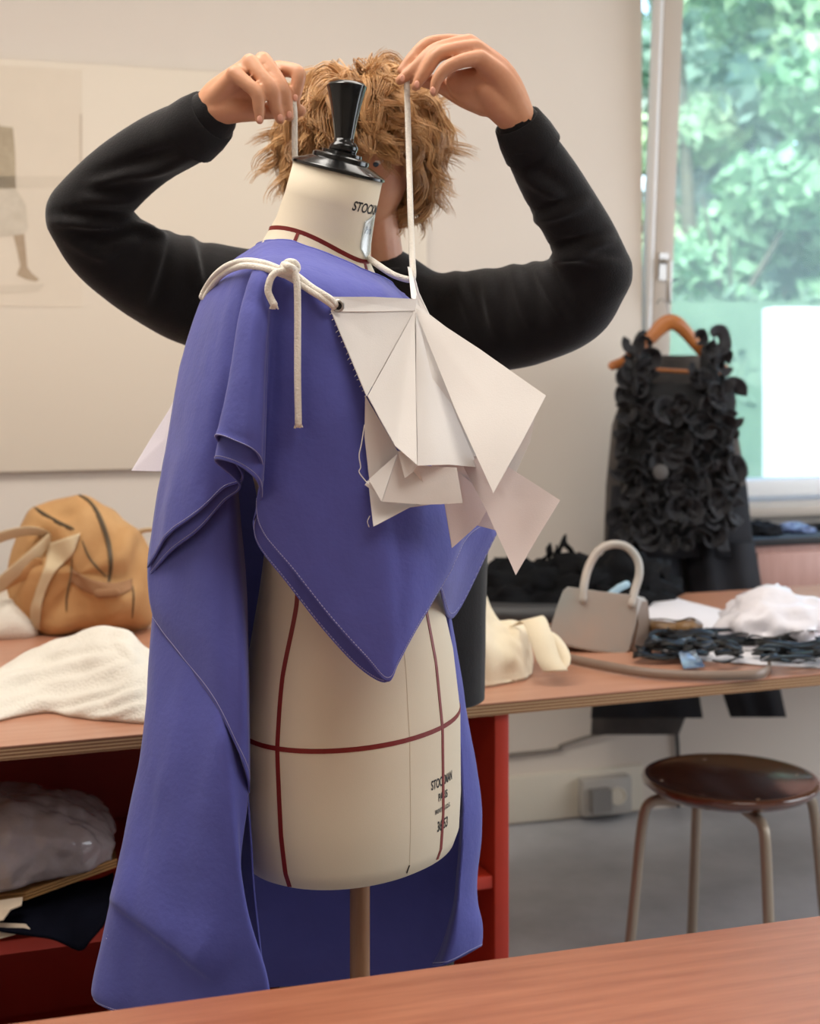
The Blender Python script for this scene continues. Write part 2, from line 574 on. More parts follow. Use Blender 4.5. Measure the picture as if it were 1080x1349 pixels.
def leaves(cs, n, size, seed):
    r = np.random.default_rng(seed)
    v, f = [], []
    for _ in range(n):
        c, rad = cs[r.integers(len(cs))]
        d = r.normal(size=3); d /= np.linalg.norm(d)
        p = np.array(c) + d * np.array(rad) * r.uniform(0.7, 1.05)
        a = r.normal(size=3); a /= np.linalg.norm(a)
        b = np.cross(a, r.normal(size=3)); b /= np.linalg.norm(b)
        s = size * r.uniform(0.6, 1.3)
        k = len(v)
        v += [p - a * s, p + b * s * 0.45, p + a * s, p - b * s * 0.45]
        f.append((k, k + 1, k + 2, k + 3))
    return v, f
def tree(px, Y, h, r, mi, seed, label):
    x = (px - 540) / FPX * Y
    t = thing('tree', (x, Y, -0.3), label, 'tree', 'trees outside the window')
    rr = random.Random(seed)
    tp = [Vector((x, Y, -0.35)), Vector((x + 0.05, Y, h * 0.3)), Vector((x - 0.05, Y + 0.05, h * 0.75))]
    mb = MB(); mb.add(stube(tp, [0.10, 0.08, 0.04], sides=10))
    for k in range(4):
        a = rr.uniform(0, 2 * PI)
        mb.add(stube([tp[1] + Vector((0, 0, 0.3 * k)), tp[1] + Vector((math.cos(a) * r * 0.4, math.sin(a) * r * 0.4, 0.6 + 0.3 * k)), tp[1] + Vector((math.cos(a) * r * 0.7, math.sin(a) * r * 0.7, 1.1 + 0.3 * k))], [0.03, 0.02, 0.01], sides=7))
    mb.obj('trunk', M_bark, t)
    cs = []
    for k in range(14):
        a = rr.uniform(0, 2 * PI); q = rr.uniform(0.2, 0.8) * r
        z = rr.uniform(0.25, 0.98) * h
        s = r * rr.uniform(0.3, 0.5)
        cs.append(((x + q * math.cos(a), Y + q * math.sin(a), z), (s, s, s * 0.75)))
    mb = MB(); mb.add(leaves(cs, 5200, 0.10, seed))
    for c, s in cs: mb.add(ball(c, s[0] * 0.78, 2, (1, 1, 0.75)))
    tag(mb.obj('foliage', M_leafs[mi], t, smooth=False), kind='stuff')
tree(905, 12.5, 5.2, 1.3, 3, 11, 'pale lime-green tree outside, seen in the narrow gap left of the open sash')
tree(1060, 13.5, 5.6, 1.7, 0, 12, 'teal-green tree outside the window towards the right frame edge')
tree(985, 15.5, 6.2, 1.8, 1, 13, 'tall grey-green tree in the middle distance behind the lime tree')
tree(960, 11.0, 2.6, 0.85, 2, 14, 'low bright-green tree outside just above the hedge')
tree(1130, 11.5, 3.6, 1.1, 2, 15, 'green tree at the right frame edge above the white garden wall')
tree(1180, 16.5, 6.8, 2.2, 1, 16, 'tallest grey-green tree far off at the right')
tree(830, 16.5, 6.0, 2.0, 0, 17, 'dark teal tree far off at the left of the window')
hx0 = (850 - 540) / FPX * 8.6
hd = thing('hedge', (2.0, 8.6, -0.3), 'clipped green hedge outside, beneath the trees', 'hedge')
mb = MB()
hv, hf = boxv((800 - 540) / FPX * 8.6, (1230 - 540) / FPX * 8.6, 8.3, 8.9, -0.32, 1.66)
mb.add((hv, hf))
r = np.random.default_rng(3)
cs = [(((800 + 430 * q - 540) / FPX * 8.6, 8.32 + 0.3 * r.random(), -0.3 + 2.0 * r.random()), (0.1, 0.06, 0.08)) for q in r.random(500)]
mb.add(leaves(cs, 6000, 0.05, 5))
tag(mb.obj('foliage', M_hedge, hd, smooth=False), kind='stuff')
gw = box('garden_wall', ((1017 - 540) / FPX * 7.0, (1260 - 540) / FPX * 7.0, 7.0, 7.2, -0.35, H + 65 / FPX * 7.0), mat('white_render', (240, 244, 250), 0.8), bevel=0.01)
tag(gw, 'bright white garden wall outside the window in front of the hedge', 'wall')
# ------------------------------------------------------------------ benches, shelves, stool, cabinet
def wood(name, c1, c2, rough, stretch, coat=0.0, vscale=4.0):
    return mat(name, c1, rough, rgb2=c2, vscale=vscale, bump=0.04, bscale=30, stretch=stretch, coat=coat, detail=7)
M_top = wood('red_plywood_face', (192, 142, 116), (174, 120, 94), 0.3, (1.0, 14.0, 14.0))
M_top2 = wood('table_wood', (178, 112, 82), (150, 86, 60), 0.42, (1.2, 16.0, 16.0), vscale=5)
M_ply = bpy.data.materials.new('plywood_edge'); M_ply.use_nodes = True
N = M_ply.node_tree.nodes; Lk = M_ply.node_tree.links
tc = N.new('ShaderNodeTexCoord'); sp = N.new('ShaderNodeSeparateXYZ'); mt = N.new('ShaderNodeMath'); mt.operation = 'MULTIPLY'; mt.inputs[1].default_value = 2 * PI / 0.0055
sn = N.new('ShaderNodeMath'); sn.operation = 'SINE'; rp = N.new('ShaderNodeValToRGB')
rp.color_ramp.elements[0].position = 0.25; rp.color_ramp.elements[1].position = 0.6
rp.color_ramp.elements[0].color = srgb(140, 98, 66); rp.color_ramp.elements[1].color = srgb(206, 170, 128)
Lk.new(tc.outputs['Object'], sp.inputs[0]); Lk.new(sp.outputs['Z'], mt.inputs[0]); Lk.new(mt.outputs[0], sn.inputs[0]); Lk.new(sn.outputs[0], rp.inputs[0]); Lk.new(rp.outputs[0], N['Principled BSDF'].inputs['Base Color'])
M_red = mat('red_lacquer', (184, 50, 30), 0.45, vary=0.08, vscale=5)
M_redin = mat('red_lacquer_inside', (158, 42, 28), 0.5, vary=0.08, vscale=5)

BA = math.atan2(2.80 - 2.277, 0.775 + 0.63)
BT = Vector((math.cos(BA), math.sin(BA), 0)); BN = Vector((-math.sin(BA), math.cos(BA), 0))
BO = Vector((-0.63, 2.277, 0))
def B(s, d, z): return BO + BT * s + BN * d + Vector((0, 0, z))      # d = distance back from the bench front
BZ = 0.75; BTH = 0.022
def local_box(name, b, m, parent, ang, org, bevel=0.003):
    """box with its own axes (so the grain runs along it)"""
    o = box(name, b, m, None, bevel=bevel)
    o.matrix_world = Matrix.Translation(org) @ Matrix.Rotation(ang, 4, 'Z')
    if parent is not None:
        o.parent = parent
        o.matrix_parent_inverse = Matrix.Translation(-parent.location)
    return o
bench = thing('workbench', B(0.7, 0.6, 0), 'long plywood-topped workbench behind the person, piled with bags and cloth', 'workbench')
SB = 0.845                 # left of this the bench is deeper
def bench_slab(nm, z0, z1, m, ins, bev):
    P2 = [(-0.55 + ins, ins), (3.0 - ins, ins), (3.0 - ins, 0.92 - ins), (SB - ins, 0.92 - ins), (SB - ins, 1.2 - ins), (-0.55 + ins, 1.2 - ins)]
    n = 6
    V = [Vector((x, y, z0)) for x, y in P2] + [Vector((x, y, z1)) for x, y in P2]
    f = [(5, 4, 3, 0), (3, 2, 1, 0), (6, 9, 10, 11), (6, 7, 8, 9)] + [(i, (i + 1) % n, n + (i + 1) % n, n + i) for i in range(n)]
    o = mobj(nm, V, f, m, None, smooth=False)
    o.matrix_world = Matrix.Translation(BO) @ Matrix.Rotation(BA, 4, 'Z')
    o.parent = bench; o.matrix_parent_inverse = Matrix.Translation(-bench.location)
bench_slab('tabletop', BZ - 0.002, BZ, M_top, 0.0, 0)
bench_slab('plywood_core', BZ - BTH, BZ - 0.0021, M_ply, 0.0004, 0)
for s, d in ((2.92, 0.06), (2.92, 0.86), (-0.51, 1.15)):
    local_box('leg', (s - 0.025, s + 0.025, d - 0.025, d + 0.025, 0, BZ - BTH), M_red, bench, BA, BO)

# red open shelving under the left half of the bench
SR = (0.178 + 0.63) / math.cos(BA)
unit = thing('shelving_unit', B(0.2, 0.3, 0), 'red painted open shelving unit under the workbench', 'shelf')
zt = BZ - BTH - 0.001
th = 0.028
def part_box(nm, b, m): return local_box(nm, b, m, unit, BA, BO)
part_box('side_panel', (SR - th, SR, 0.012, 0.60, 0, zt), M_red)
part_box('side_panel', (-0.50, -0.50 + th, 0.012, 0.60, 0, zt), M_red)
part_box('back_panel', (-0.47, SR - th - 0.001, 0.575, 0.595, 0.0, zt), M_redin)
part_box('bottom_board', (-0.47, SR - th - 0.001, 0.02, 0.574, 0.06, 0.085), M_red)
part_box('shelf', (-0.47, SR - th - 0.001, 0.016, 0.574, 0.422, 0.445), M_red)
SZ = 0.445

# things on the red shelf (left): yellowish boards, plastic-wrapped bundle, navy cloth, paper scraps
def sp_(px, py, dz=0.0):     # point on the shelf surface seen at a pixel
    return on_plane(px, py, SZ + dz)
M_yb = mat('yellow_board', (176, 128, 72), 0.6, vary=0.08)
M_navy = mat('navy_cloth', (11, 12, 22), 0.9, vary=0.2, vscale=30, bump=0.3, bscale=200, spec=0.05)
M_poly = mat('grey_polythene', (156, 142, 140), 0.14, vary=0.12, vscale=12, bump=0.9, bscale=34)
M_paper = mat('beige_paper', (196, 178, 156), 0.8, vary=0.05)
nav = thing('navy_cloth', B(0.05, 0.15, SZ), 'dark navy cloth hanging over the edge of the red shelf at the far left', 'cloth')
cols = [PA([(-40, 1195, 2.45), (-30, 1215, 2.30), (-20, 1222, 2.255)]),
        PA([(20, 1180, 2.45), (22, 1208, 2.30), (36, 1230, 2.262)]),
        PA([(60, 1172, 2.46), (62, 1200, 2.33), (70, 1236, 2.268)]),
        PA([(95, 1165, 2.48), (98, 1195, 2.34), (104, 1252, 2.278)]),
        PA([(125, 1160, 2.50), (122, 1190, 2.35), (118, 1240, 2.285)]),
        PA([(150, 1152, 2.52), (148, 1180, 2.38), (136, 1216, 2.30)])]
G = wrinkle(sheet([np.asarray(c) for c in cols], 26, 18), 0.004, 14, 3)
mobj('cloth', *solid_grid(G, 0.004), M_navy, nav)
yb = thing('board_stack', B(0.0, 0.3, SZ + 0.05), 'yellowish thin boards under the plastic-wrapped bundle on the red shelf', 'boards')
for k in range(3):
    z = 0.012 * k
    V = [P(-60, 1196 - 4 * k, 2.33), P(34, 1186 - 4 * k, 2.335), P(154, 1142 - 4 * k, 2.44), P(150, 1120 - 4 * k, 2.75), P(-60, 1150 - 4 * k, 2.75)]
    V = [p + Vector((0, 0, 0.0)) for p in V]
    V2 = [p + Vector((0, 0, 0.0035)) for p in V]; n = 5
    f = [tuple(range(n)), tuple(range(2 * n - 1, n - 1, -1))] + [(i, (i + 1) % n, n + (i + 1) % n, n + i) for i in range(n)]
    mobj('board', V + V2, f, M_yb, yb, smooth=False)
bu = thing('plastic_bundle', B(0.0, 0.3, SZ + 0.1), 'crumpled bundle wrapped in grey translucent plastic on the red shelf', 'bundle')
cols = [PA([(-70, 1190, 2.30), (-70, 1120, 2.31), (-70, 1060, 2.40), (-70, 1040, 2.60)]),
        PA([(0, 1176, 2.315), (0, 1110, 2.32), (0, 1055, 2.42), (0, 1030, 2.62)]),
        PA([(40, 1166, 2.335), (42, 1105, 2.34), (45, 1062, 2.43), (50, 1034, 2.63)]),
        PA([(85, 1154, 2.37), (88, 1105, 2.37), (92, 1072, 2.45), (95, 1042, 2.64)]),
        PA([(125, 1141, 2.41), (128, 1106, 2.41), (130, 1088, 2.48), (132, 1060, 2.65)]),
        PA([(149, 1132, 2.44), (150, 1120, 2.45), (150, 1105, 2.5), (150, 1090, 2.66)])]
G = wrinkle(sheet(cols, 50, 40), 0.010, 16, 5)
G = wrinkle(G, 0.003, 50, 8)
mobj('plastic_wrap', *solid_grid(G, 0.003), M_poly, bu)
mb = MB(); mb.add(loft([[P(x, y, Y + 0.05) for x, y, Y in ring] for ring in (
    [(-60, 1180, 2.33), (30, 1162, 2.35), (130, 1128, 2.42), (130, 1118, 2.6), (-60, 1130, 2.6)],
    [(-60, 1090, 2.40), (30, 1085, 2.42), (120, 1098, 2.47), (120, 1095, 2.6), (-60, 1070, 2.6)])]))
mb.obj('wrapped_cloth', M_paper, bu, smooth=False)
pp = thing('paper_scraps', B(-0.03, 0.06, SZ), 'torn beige paper scraps sticking out over the red shelf edge', 'paper')
polysheet('paper_piece', [P(-40, 1220, 2.262), P(4, 1212, 2.262), (P(14, 1198, 2.268)), P(28, 1192, 2.275), P(30, 1182, 2.31), P(-40, 1192, 2.30)], M_paper, pp, 0.002, 2, 0.003, 1)
polysheet('paper_piece', [P(-40, 1238, 2.259), P(2, 1236, 2.259), P(30, 1228, 2.267), P(40, 1224, 2.272), P(34, 1217, 2.275), P(-40, 1214, 2.262)], M_paper, pp, 0.002, 2, 0.003, 2)

# foreground table
FA = math.atan2(1.59 - 1.33, 0.44 + 0.368)
FO = Vector((-0.368, 1.332, 0))
ft = thing('work_table', (0.1, 1.0, 0), 'reddish wooden table top across the bottom foreground', 'table')
def ftb(nm, b, m, bev=0.003): return local_box(nm, b, m, ft, FA, FO, bev)
ftb('tabletop', (-0.75, 1.35, -0.85, 0.0, BZ - 0.024, BZ), M_top2, 0.004)
for s in (-0.68, 1.28):
    for d in (-0.78, -0.07):
        ftb('leg', (s - 0.025, s + 0.025, d - 0.025, d + 0.025, 0, BZ - 0.0245), M_red)
ftb('apron', (-0.65, 1.25, -0.075, -0.055, BZ - 0.10, BZ - 0.0245), M_red)

# stool
M_seat = wood('stool_wood', (104, 56, 36), (80, 42, 28), 0.14, (2, 14, 14), coat=1.0)
M_leg = mat('stool_leg_paint', (164, 150, 134), 0.35, metal=0.3)
M_screw = mat('screw_steel', (220, 220, 220), 0.25, metal=1)
sc = on_plane(962, 1027, 0.455)
stool = thing('stool', (sc.x, sc.y, 0), 'round stool with glossy dark wooden seat and grey metal legs', 'stool')
MS = Matrix.Translation((sc.x, sc.y, 0.455))
mb = MB(); mb.add(lathe([(0.001, -0.028), (0.13, -0.026), (0.168, -0.019), (0.184, -0.006), (0.186, 0.002), (0.182, 0.007), (0.176, 0.0078), (0.169, 0.0058), (0.150, 0.0027), (0.125, -0.0005), (0.1, -0.0030), (0.07, -0.0051), (0.035, -0.0065), (0.001, -0.0069)], 64, MS))
mb.obj('seat', M_seat, stool)
for k, a in enumerate((186, 279, 100, 10)):
    a = math.radians(a); d = Vector((math.cos(a), math.sin(a), 0)); o = Vector((sc.x, sc.y, 0))
    mb = MB(); mb.add(stube([o + d * 0.06 + Vector((0, 0, 0.416)), o + d * 0.13 + Vector((0, 0, 0.416)), o + d * 0.172 + Vector((0, 0, 0.412)), o + d * 0.19 + Vector((0, 0, 0.37)), o + d * 0.208 + Vector((0, 0, 0.2)), o + d * 0.228 + Vector((0, 0, 0.012))], 0.0115, sides=12))
    lg = mb.obj('leg', M_leg, stool)
    mb = MB(); mb.add(tube([o + d * 0.2275 + Vector((0, 0, 0.022)), o + d * 0.229 + Vector((0, 0, 0.0))], 0.0135, 12, round_end=False)); mb.obj('foot_cap', M_dk, lg)
    mb = MB(); mb.add(ball(o + d * 0.150 + Vector((0, 0, 0.4568)), 0.005, 2, (1, 1, 0.5))); mb.obj('screw', M_screw, stool)

# cabinet under the window
M_cab = wood('pinkish_wood', (186, 146, 136), (172, 130, 120), 0.4, (14, 14, 1.5))
cu0, _ = wall_hit(990, 750, 0.30)
cz = 0.835
cb = thing('window_cabinet', W(cu0 + 0.5, 0.17, 0), 'pinkish wooden cabinet mounted on the wall under the window at the right', 'cabinet')
box('body', (cu0, cu0 + 1.1, 0.001, 0.29, 0.46, cz - 0.022), M_cab, cb, fr=W)
box('top_board', (cu0 - 0.012, cu0 + 1.11, 0.001, 0.305, cz - 0.021, cz), mat('black_board', (28, 28, 32), 0.5), cb, fr=W)
for k in range(2):
    dr = box('door', (cu0 + 0.015 + 0.54 * k, cu0 + 0.545 + 0.54 * k, 0.291, 0.309, 0.48, cz - 0.04), M_cab, cb, fr=W)
    mb = MB(); mb.add(ball(W(cu0 + (0.50 if k == 0 else 0.60), 0.318, 0.60), 0.012, 2)); mb.obj('knob', M_alu, dr)
M_blk = mat('black_cloth', (20, 20, 24), 0.85, vary=0.25, vscale=20, bump=0.4, bscale=150, spec=0.2)
M_blue = mat('blue_packet', (150, 170, 215), 0.25, rgb2=(40, 56, 100), vscale=18)
def pile(name, c, ext, m, label, cat, seed, h=1.0, fr=W, n=60, group=None, amp=0.3, sc=2.5):
    """low crumpled heap: a domed, heavily displaced mound"""
    bm = bmesh.new(); bmesh.ops.create_icosphere(bm, subdivisions=4, radius=1)
    for v in bm.verts:
        p = v.co.copy(); k = 1 + amp * (nz3(p, sc, seed) + 0.6 * nz3(p, sc * 2.4, seed + 4) + 0.35 * abs(nz3(p, sc * 5, seed + 8)))
        q = Vector((p.x * ext[0] * k, p.y * ext[1] * k, max(p.z, -0.25) * ext[2] * k * h))
        v.co = q
    zmin = min(v.co.z for v in bm.verts)
    for v in bm.verts: v.co = fr(c[0] + v.co.x, c[1] + v.co.y, c[2] + max(v.co.z, -0.15 * ext[2]) + 0.15 * ext[2] + 0.001)
    me = bpy.data.meshes.new(name); bm.to_mesh(me); bm.free()
    me.materials.append(m); me.polygons.foreach_set('use_smooth', [True] * len(me.polygons))
    o = link(bpy.data.objects.new(name, me))
    return tag(o, label, cat, group)
pile('black_cloth', (cu0 + 0.09, 0.18, cz), (0.075, 0.07, 0.028), M_blk, 'small folded black cloth at the left end of the window cabinet top', 'cloth', 2)
for k in range(4):
    o = pile('foil_packet', (cu0 + 0.22 + 0.13 * k, 0.17 + 0.03 * (k % 2), cz), (0.055, 0.06, 0.02), M_blue if k % 2 == 0 else M_blk,
         ['shiny blue packet on the window cabinet, first from its left end', 'black crumpled packet between two blue packets on the window cabinet', 'shiny blue packet on the window cabinet by the frame edge', 'black crumpled packet at the right of the window cabinet'][k], 'packet', 20 + k, group='packets on the window cabinet')
# ------------------------------------------------------------------ dress form
M_cream = mat('cream_canvas', (222, 208, 184), 0.75, vary=0.02, vscale=8, bump=0.05, bscale=700)
M_tape = mat('dark_red_tape', (124, 22, 14), 0.55)
M_gloss = mat('black_lacquer', (8, 8, 9), 0.2, coat=0.25, spec=0.4)
M_ink = mat('stamp_ink', (38, 34, 32), 0.7)
M_pole = mat('pole_wood', (168, 122, 86), 0.5, rgb2=(140, 98, 66), vscale=5, stretch=(10, 10, 1))
MC = Vector((-0.072, 1.85, 0))
FANG = math.radians(-28)          # the form faces right and a little towards the camera
FF = Vector((math.cos(FANG), math.sin(FANG), 0)); FL = Vector((-math.sin(FANG), math.cos(FANG), 0))   # front, its left (away)
# z, forward offset, half width, half depth, forward tilt
PROF = [(0.733, 0, .145, .110, 0), (0.738, 0, .156, .119, 0), (0.755, 0, .163, .125, 0), (0.80, 0, .167, .127, 0), (0.90, 0, .167, .126, 0), (0.98, 0, .156, .117, 0), (1.06, -.003, .135, .103, 0),
        (1.11, -.006, .124, .094, 0), (1.17, -.01, .128, .098, 0), (1.25, -.015, .142, .112, 0), (1.33, -.025, .150, .110, .05), (1.39, -.035, .150, .096, .1), (1.43, -.045, .135, .086, .16), (1.455, -.05, .105, .080, .24), (1.472, -.05, .075, .073, .30),
        (1.488, -.049, .060, .067, .33), (1.51, -.042, .054, .062, .31), (1.545, -.032, .050, .059, .29), (1.583, -.021, .049, .058, .275)]
PZ = np.array([p[0] for p in PROF])
def prof(z):
    return [float(np.interp(z, PZ, [p[k] for p in PROF])) for k in range(1, 5)]
def DF(theta, z, out=0.0):
    """point on the form: theta 0 = front, 90 deg = its right side (towards the camera)"""
    off, a, b, tl = prof(z)
    c, s = math.cos(theta), math.sin(theta)
    p = MC + FF * (off + (b + out) * c) - FL * ((a + out) * s)
    return Vector((p.x, p.y, z - tl * (b + out) * c))
df = thing('dress_form', (MC.x, MC.y, 0), 'cream tailor\'s dress form with red guide tapes and black knob, wearing the blue cape', 'mannequin')
zs = list(PZ[:4]) + list(np.linspace(0.82, 1.43, 24)) + list(PZ[13:])
rings = [[DF(2 * PI * j / 72, z) for j in range(72)] for z in zs]
tm = MB(); tm.add(loft(rings)); tm.obj('torso', M_cream, df)
def tape(path, wd=0.0055, out=0.0007, nm='guide_tape'):
    """strip laid on the form along (theta, z) points"""
    A = crom(np.array(path, float), 60)
    C = [DF(t, z, out) for t, z in A]
    O = [DF(t, z, out + 0.01) for t, z in A]
    v, f = [], []
    for i in range(60):
        T = (C[min(i + 1, 59)] - C[max(i - 1, 0)]).normalized()
        nrm = (O[i] - C[i]).normalized()
        b = T.cross(nrm).normalized() * wd / 2
        v += [C[i] + b, C[i] - b, C[i] - b - nrm * 0.0008, C[i] + b - nrm * 0.0008]
    for i in range(59):
        for k in range(4):
            f.append((i * 4 + k, i * 4 + (k + 1) % 4, i * 4 + 4 + (k + 1) % 4, i * 4 + 4 + k))
    f += [(3, 2, 1, 0), (59 * 4, 59 * 4 + 1, 59 * 4 + 2, 59 * 4 + 3)]
    return mobj(nm, v, f, M_tape, df, smooth=False)
TS = math.radians(90)     # side seam
tape([(TS - .06, 0.738), (TS - 0.02, 0.80), (TS + .02, 0.90), (TS + .02, 0.98), (TS - .06, 1.06), (TS - .05, 1.12)])
tape([(0.02, 0.742), (0.0, 0.80), (0, 0.90), (0.0, 1.0), (0, 1.10), (0, 1.30), (0, 1.42), (0, 1.488)])
tape([(t, 0.902 - 0.003 * math.sin(t)) for t in np.linspace(-2.6, 3.4, 40)])
tape([(t, 1.490 + 0.014 * math.sin(t) ** 2) for t in np.linspace(-3.1, 3.1, 40)])
tape([(TS, 1.502), (TS, 1.46), (TS, 1.43)], 0.0045)
# seam of the canvas between side and front
sm = tape([(0.40, 0.74), (0.40, 0.82), (0.40, 0.92), (0.39, 1.0), (0.37, 1.08)], 0.0007, 0.0002, 'seam'); sm.data.materials.clear(); sm.data.materials.append(mat('seam_line', (208, 193, 168), 0.8))
sm = tape([(0.41, 0.742), (0.40, 0.752)], 0.0016, 0.0006, 'notch'); sm.data.materials.clear(); sm.data.materials.append(M_ink)
def stamp(body, size, z0, theta0=0.0, sx=0.62, out=0.0004, italic=0.0):
    v, f = text_mesh(body, size, sx)
    off, a, b, tl = prof(z0)
    bend = []
    ts = np.linspace(-1.2, 1.2, 241); ps_ = [DF(theta0 + t, z0) for t in ts]
    arc = np.concatenate([[0], np.cumsum([(q - p).length for p, q in zip(ps_, ps_[1:])])]); arc -= np.interp(0, ts, arc)
    for x, y in v:
        t = float(np.interp(-(x + italic * y), arc, ts))
        bend.append(DF(theta0 + t, z0 + y, out))
    o = mobj('stamp_lettering', bend, f, M_ink, df, smooth=False)
    return o
stamp('STOCKMAN', 0.0155, 0.837, sx=0.66)
stamp('PARIS', 0.0130, 0.819, sx=0.76)
stamp('BREVETE S.G.D.G.', 0.0072, 0.8035, sx=0.72)
stamp('36 53', 0.0175, 0.784, sx=0.72)
stamp('STOCKMAN', 0.0155, 1.549, sx=0.74, italic=0.15)
stamp('Paris', 0.012, 1.525, sx=0.62, italic=0.15)
# clear adhesive strip down the neck front
M_clear = bpy.data.materials.new('clear_tape'); M_clear.use_nodes = True
N = M_clear.node_tree.nodes; Lk = M_clear.node_tree.links; N.remove(N['Principled BSDF'])
tr = N.new('ShaderNodeBsdfTransparent'); gl = N.new('ShaderNodeBsdfGlossy'); mx = N.new('ShaderNodeMixShader')
gl.inputs['Roughness'].default_value = 0.3; mx.inputs[0].default_value = 0.16; tr.inputs[0].default_value = (0.9, 0.93, 0.95, 1)
Lk.new(tr.outputs[0], mx.inputs[1]); Lk.new(gl.outputs[0], mx.inputs[2]); Lk.new(mx.outputs[0], N['Material Output'].inputs[0])
ct = [[DF(t, z, 0.0012 + 0.0003 * math.sin(z * 160 + t * 4)) for z in np.linspace(1.492 + 0.05 * abs(t), 1.548 - 0.03 * (t + .2), 14)] for t in np.linspace(-0.2, 0.24, 9)]
mobj('clear_tape', *solid_grid(np.array([[list(p) for p in r_] for r_ in ct]), 0.0004), M_clear, df)
# neck cap and turned knob
off, a, b, tl = prof(1.583)
cx = MC + FF * off + Vector((0, 0, 1.583))
up = (Vector((0, 0, 1)) + FF * tl).normalized()
ax = (FF - up * FF.dot(up)).normalized(); ay = up.cross(ax)
MCAP = Matrix((( *[ax.x, ay.x, up.x], cx.x), (*[ax.y, ay.y, up.y], cx.y), (*[ax.z, ay.z, up.z], cx.z), (0, 0, 0, 1)))
mb = MB(); rings = []
bl = b / math.cos(math.atan(tl))
for k, h in ((1.0, -0.001), (1.045, 0.0), (1.045, 0.003), (1.01, 0.0045), (0.86, 0.0085), (0.70, 0.0125), (0.62, 0.014), (0.615, 0.0185), (0.58, 0.020), (0.44, 0.021), (0.43, 0.0245), (0.30, 0.026)):
    rings.append([MCAP @ Vector((bl * k * math.cos(2 * PI * j / 56), (a * (k if k > 0.7 else k * b / a * 0.95)) * math.sin(2 * PI * j / 56), h)) for j in range(56)])
mb.add(loft(rings)); mb.obj('neck_cap', M_gloss, df, angle=35)
MK = Matrix.Translation(MCAP @ Vector((0.002, 0, 0.022))) @ Matrix.Rotation(math.radians(3), 4, 'Y')
mb = MB(); mb.add(lathe([(0.012, -0.003), (0.016, 0.001), (0.0185, 0.007), (0.017, 0.012), (0.0125, 0.0155), (0.0130, 0.019)], 36, MK)); mb.obj('knob_collar', M_gloss, df)
mb = MB(); rings = []
for r0, z in ((0.0118, 0.0185), (0.0124, 0.022), (0.0155, 0.042), (0.0195, 0.062), (0.0235, 0.079), (0.0250, 0.0835), (0.0252, 0.0855), (0.0225, 0.0885), (0.014, 0.0912), (0.004, 0.0922)):
    rr_ = []
    for j in range(64):
        t = 2 * PI * j / 64; fc = 1 - 0.035 * (1 if 0.02 < z < 0.084 else 0) * abs(math.sin(5 * t))
        rr_.append(MK @ Vector((r0 * fc * math.cos(t), r0 * fc * math.sin(t), z)))
    rings.append(rr_)
mb.add(loft(rings)); mb.obj('knob', M_gloss, df, angle=50)
# stand
pc = Vector((-0.0626, 1.85, 0))
mb = MB(); mb.add(lathe([(0.060, 0.722), (0.075, 0.726), (0.075, 0.7335)], 36, Matrix.Translation(pc))); mb.obj('base_plate', M_gloss, df, angle=40)
mb = MB(); mb.add(lathe([(0.0125, 0.05), (0.0125, 0.727)], 24, Matrix.Translation(pc))); mb.obj('pole', M_pole, df, angle=40)
mb = MB(); mb.add(lathe([(0.020, 0.16), (0.032, 0.165), (0.034, 0.24), (0.028, 0.30), (0.0135, 0.31)], 28, Matrix.Translation(pc))); mb.obj('stand_hub', M_pole, df, angle=40)
for k in range(3):
    a_ = math.radians(100 + 120 * k); d = Vector((math.cos(a_), math.sin(a_), 0))
    mb = MB(); mb.add(stube([pc + d * 0.025 + Vector((0, 0, 0.22)), pc + d * 0.12 + Vector((0, 0, 0.17)), pc + d * 0.22 + Vector((0, 0, 0.06)), pc + d * 0.26 + Vector((0, 0, 0.018))], [0.017, 0.017, 0.015, 0.015], sides=10)); mb.obj('leg', M_pole, df)
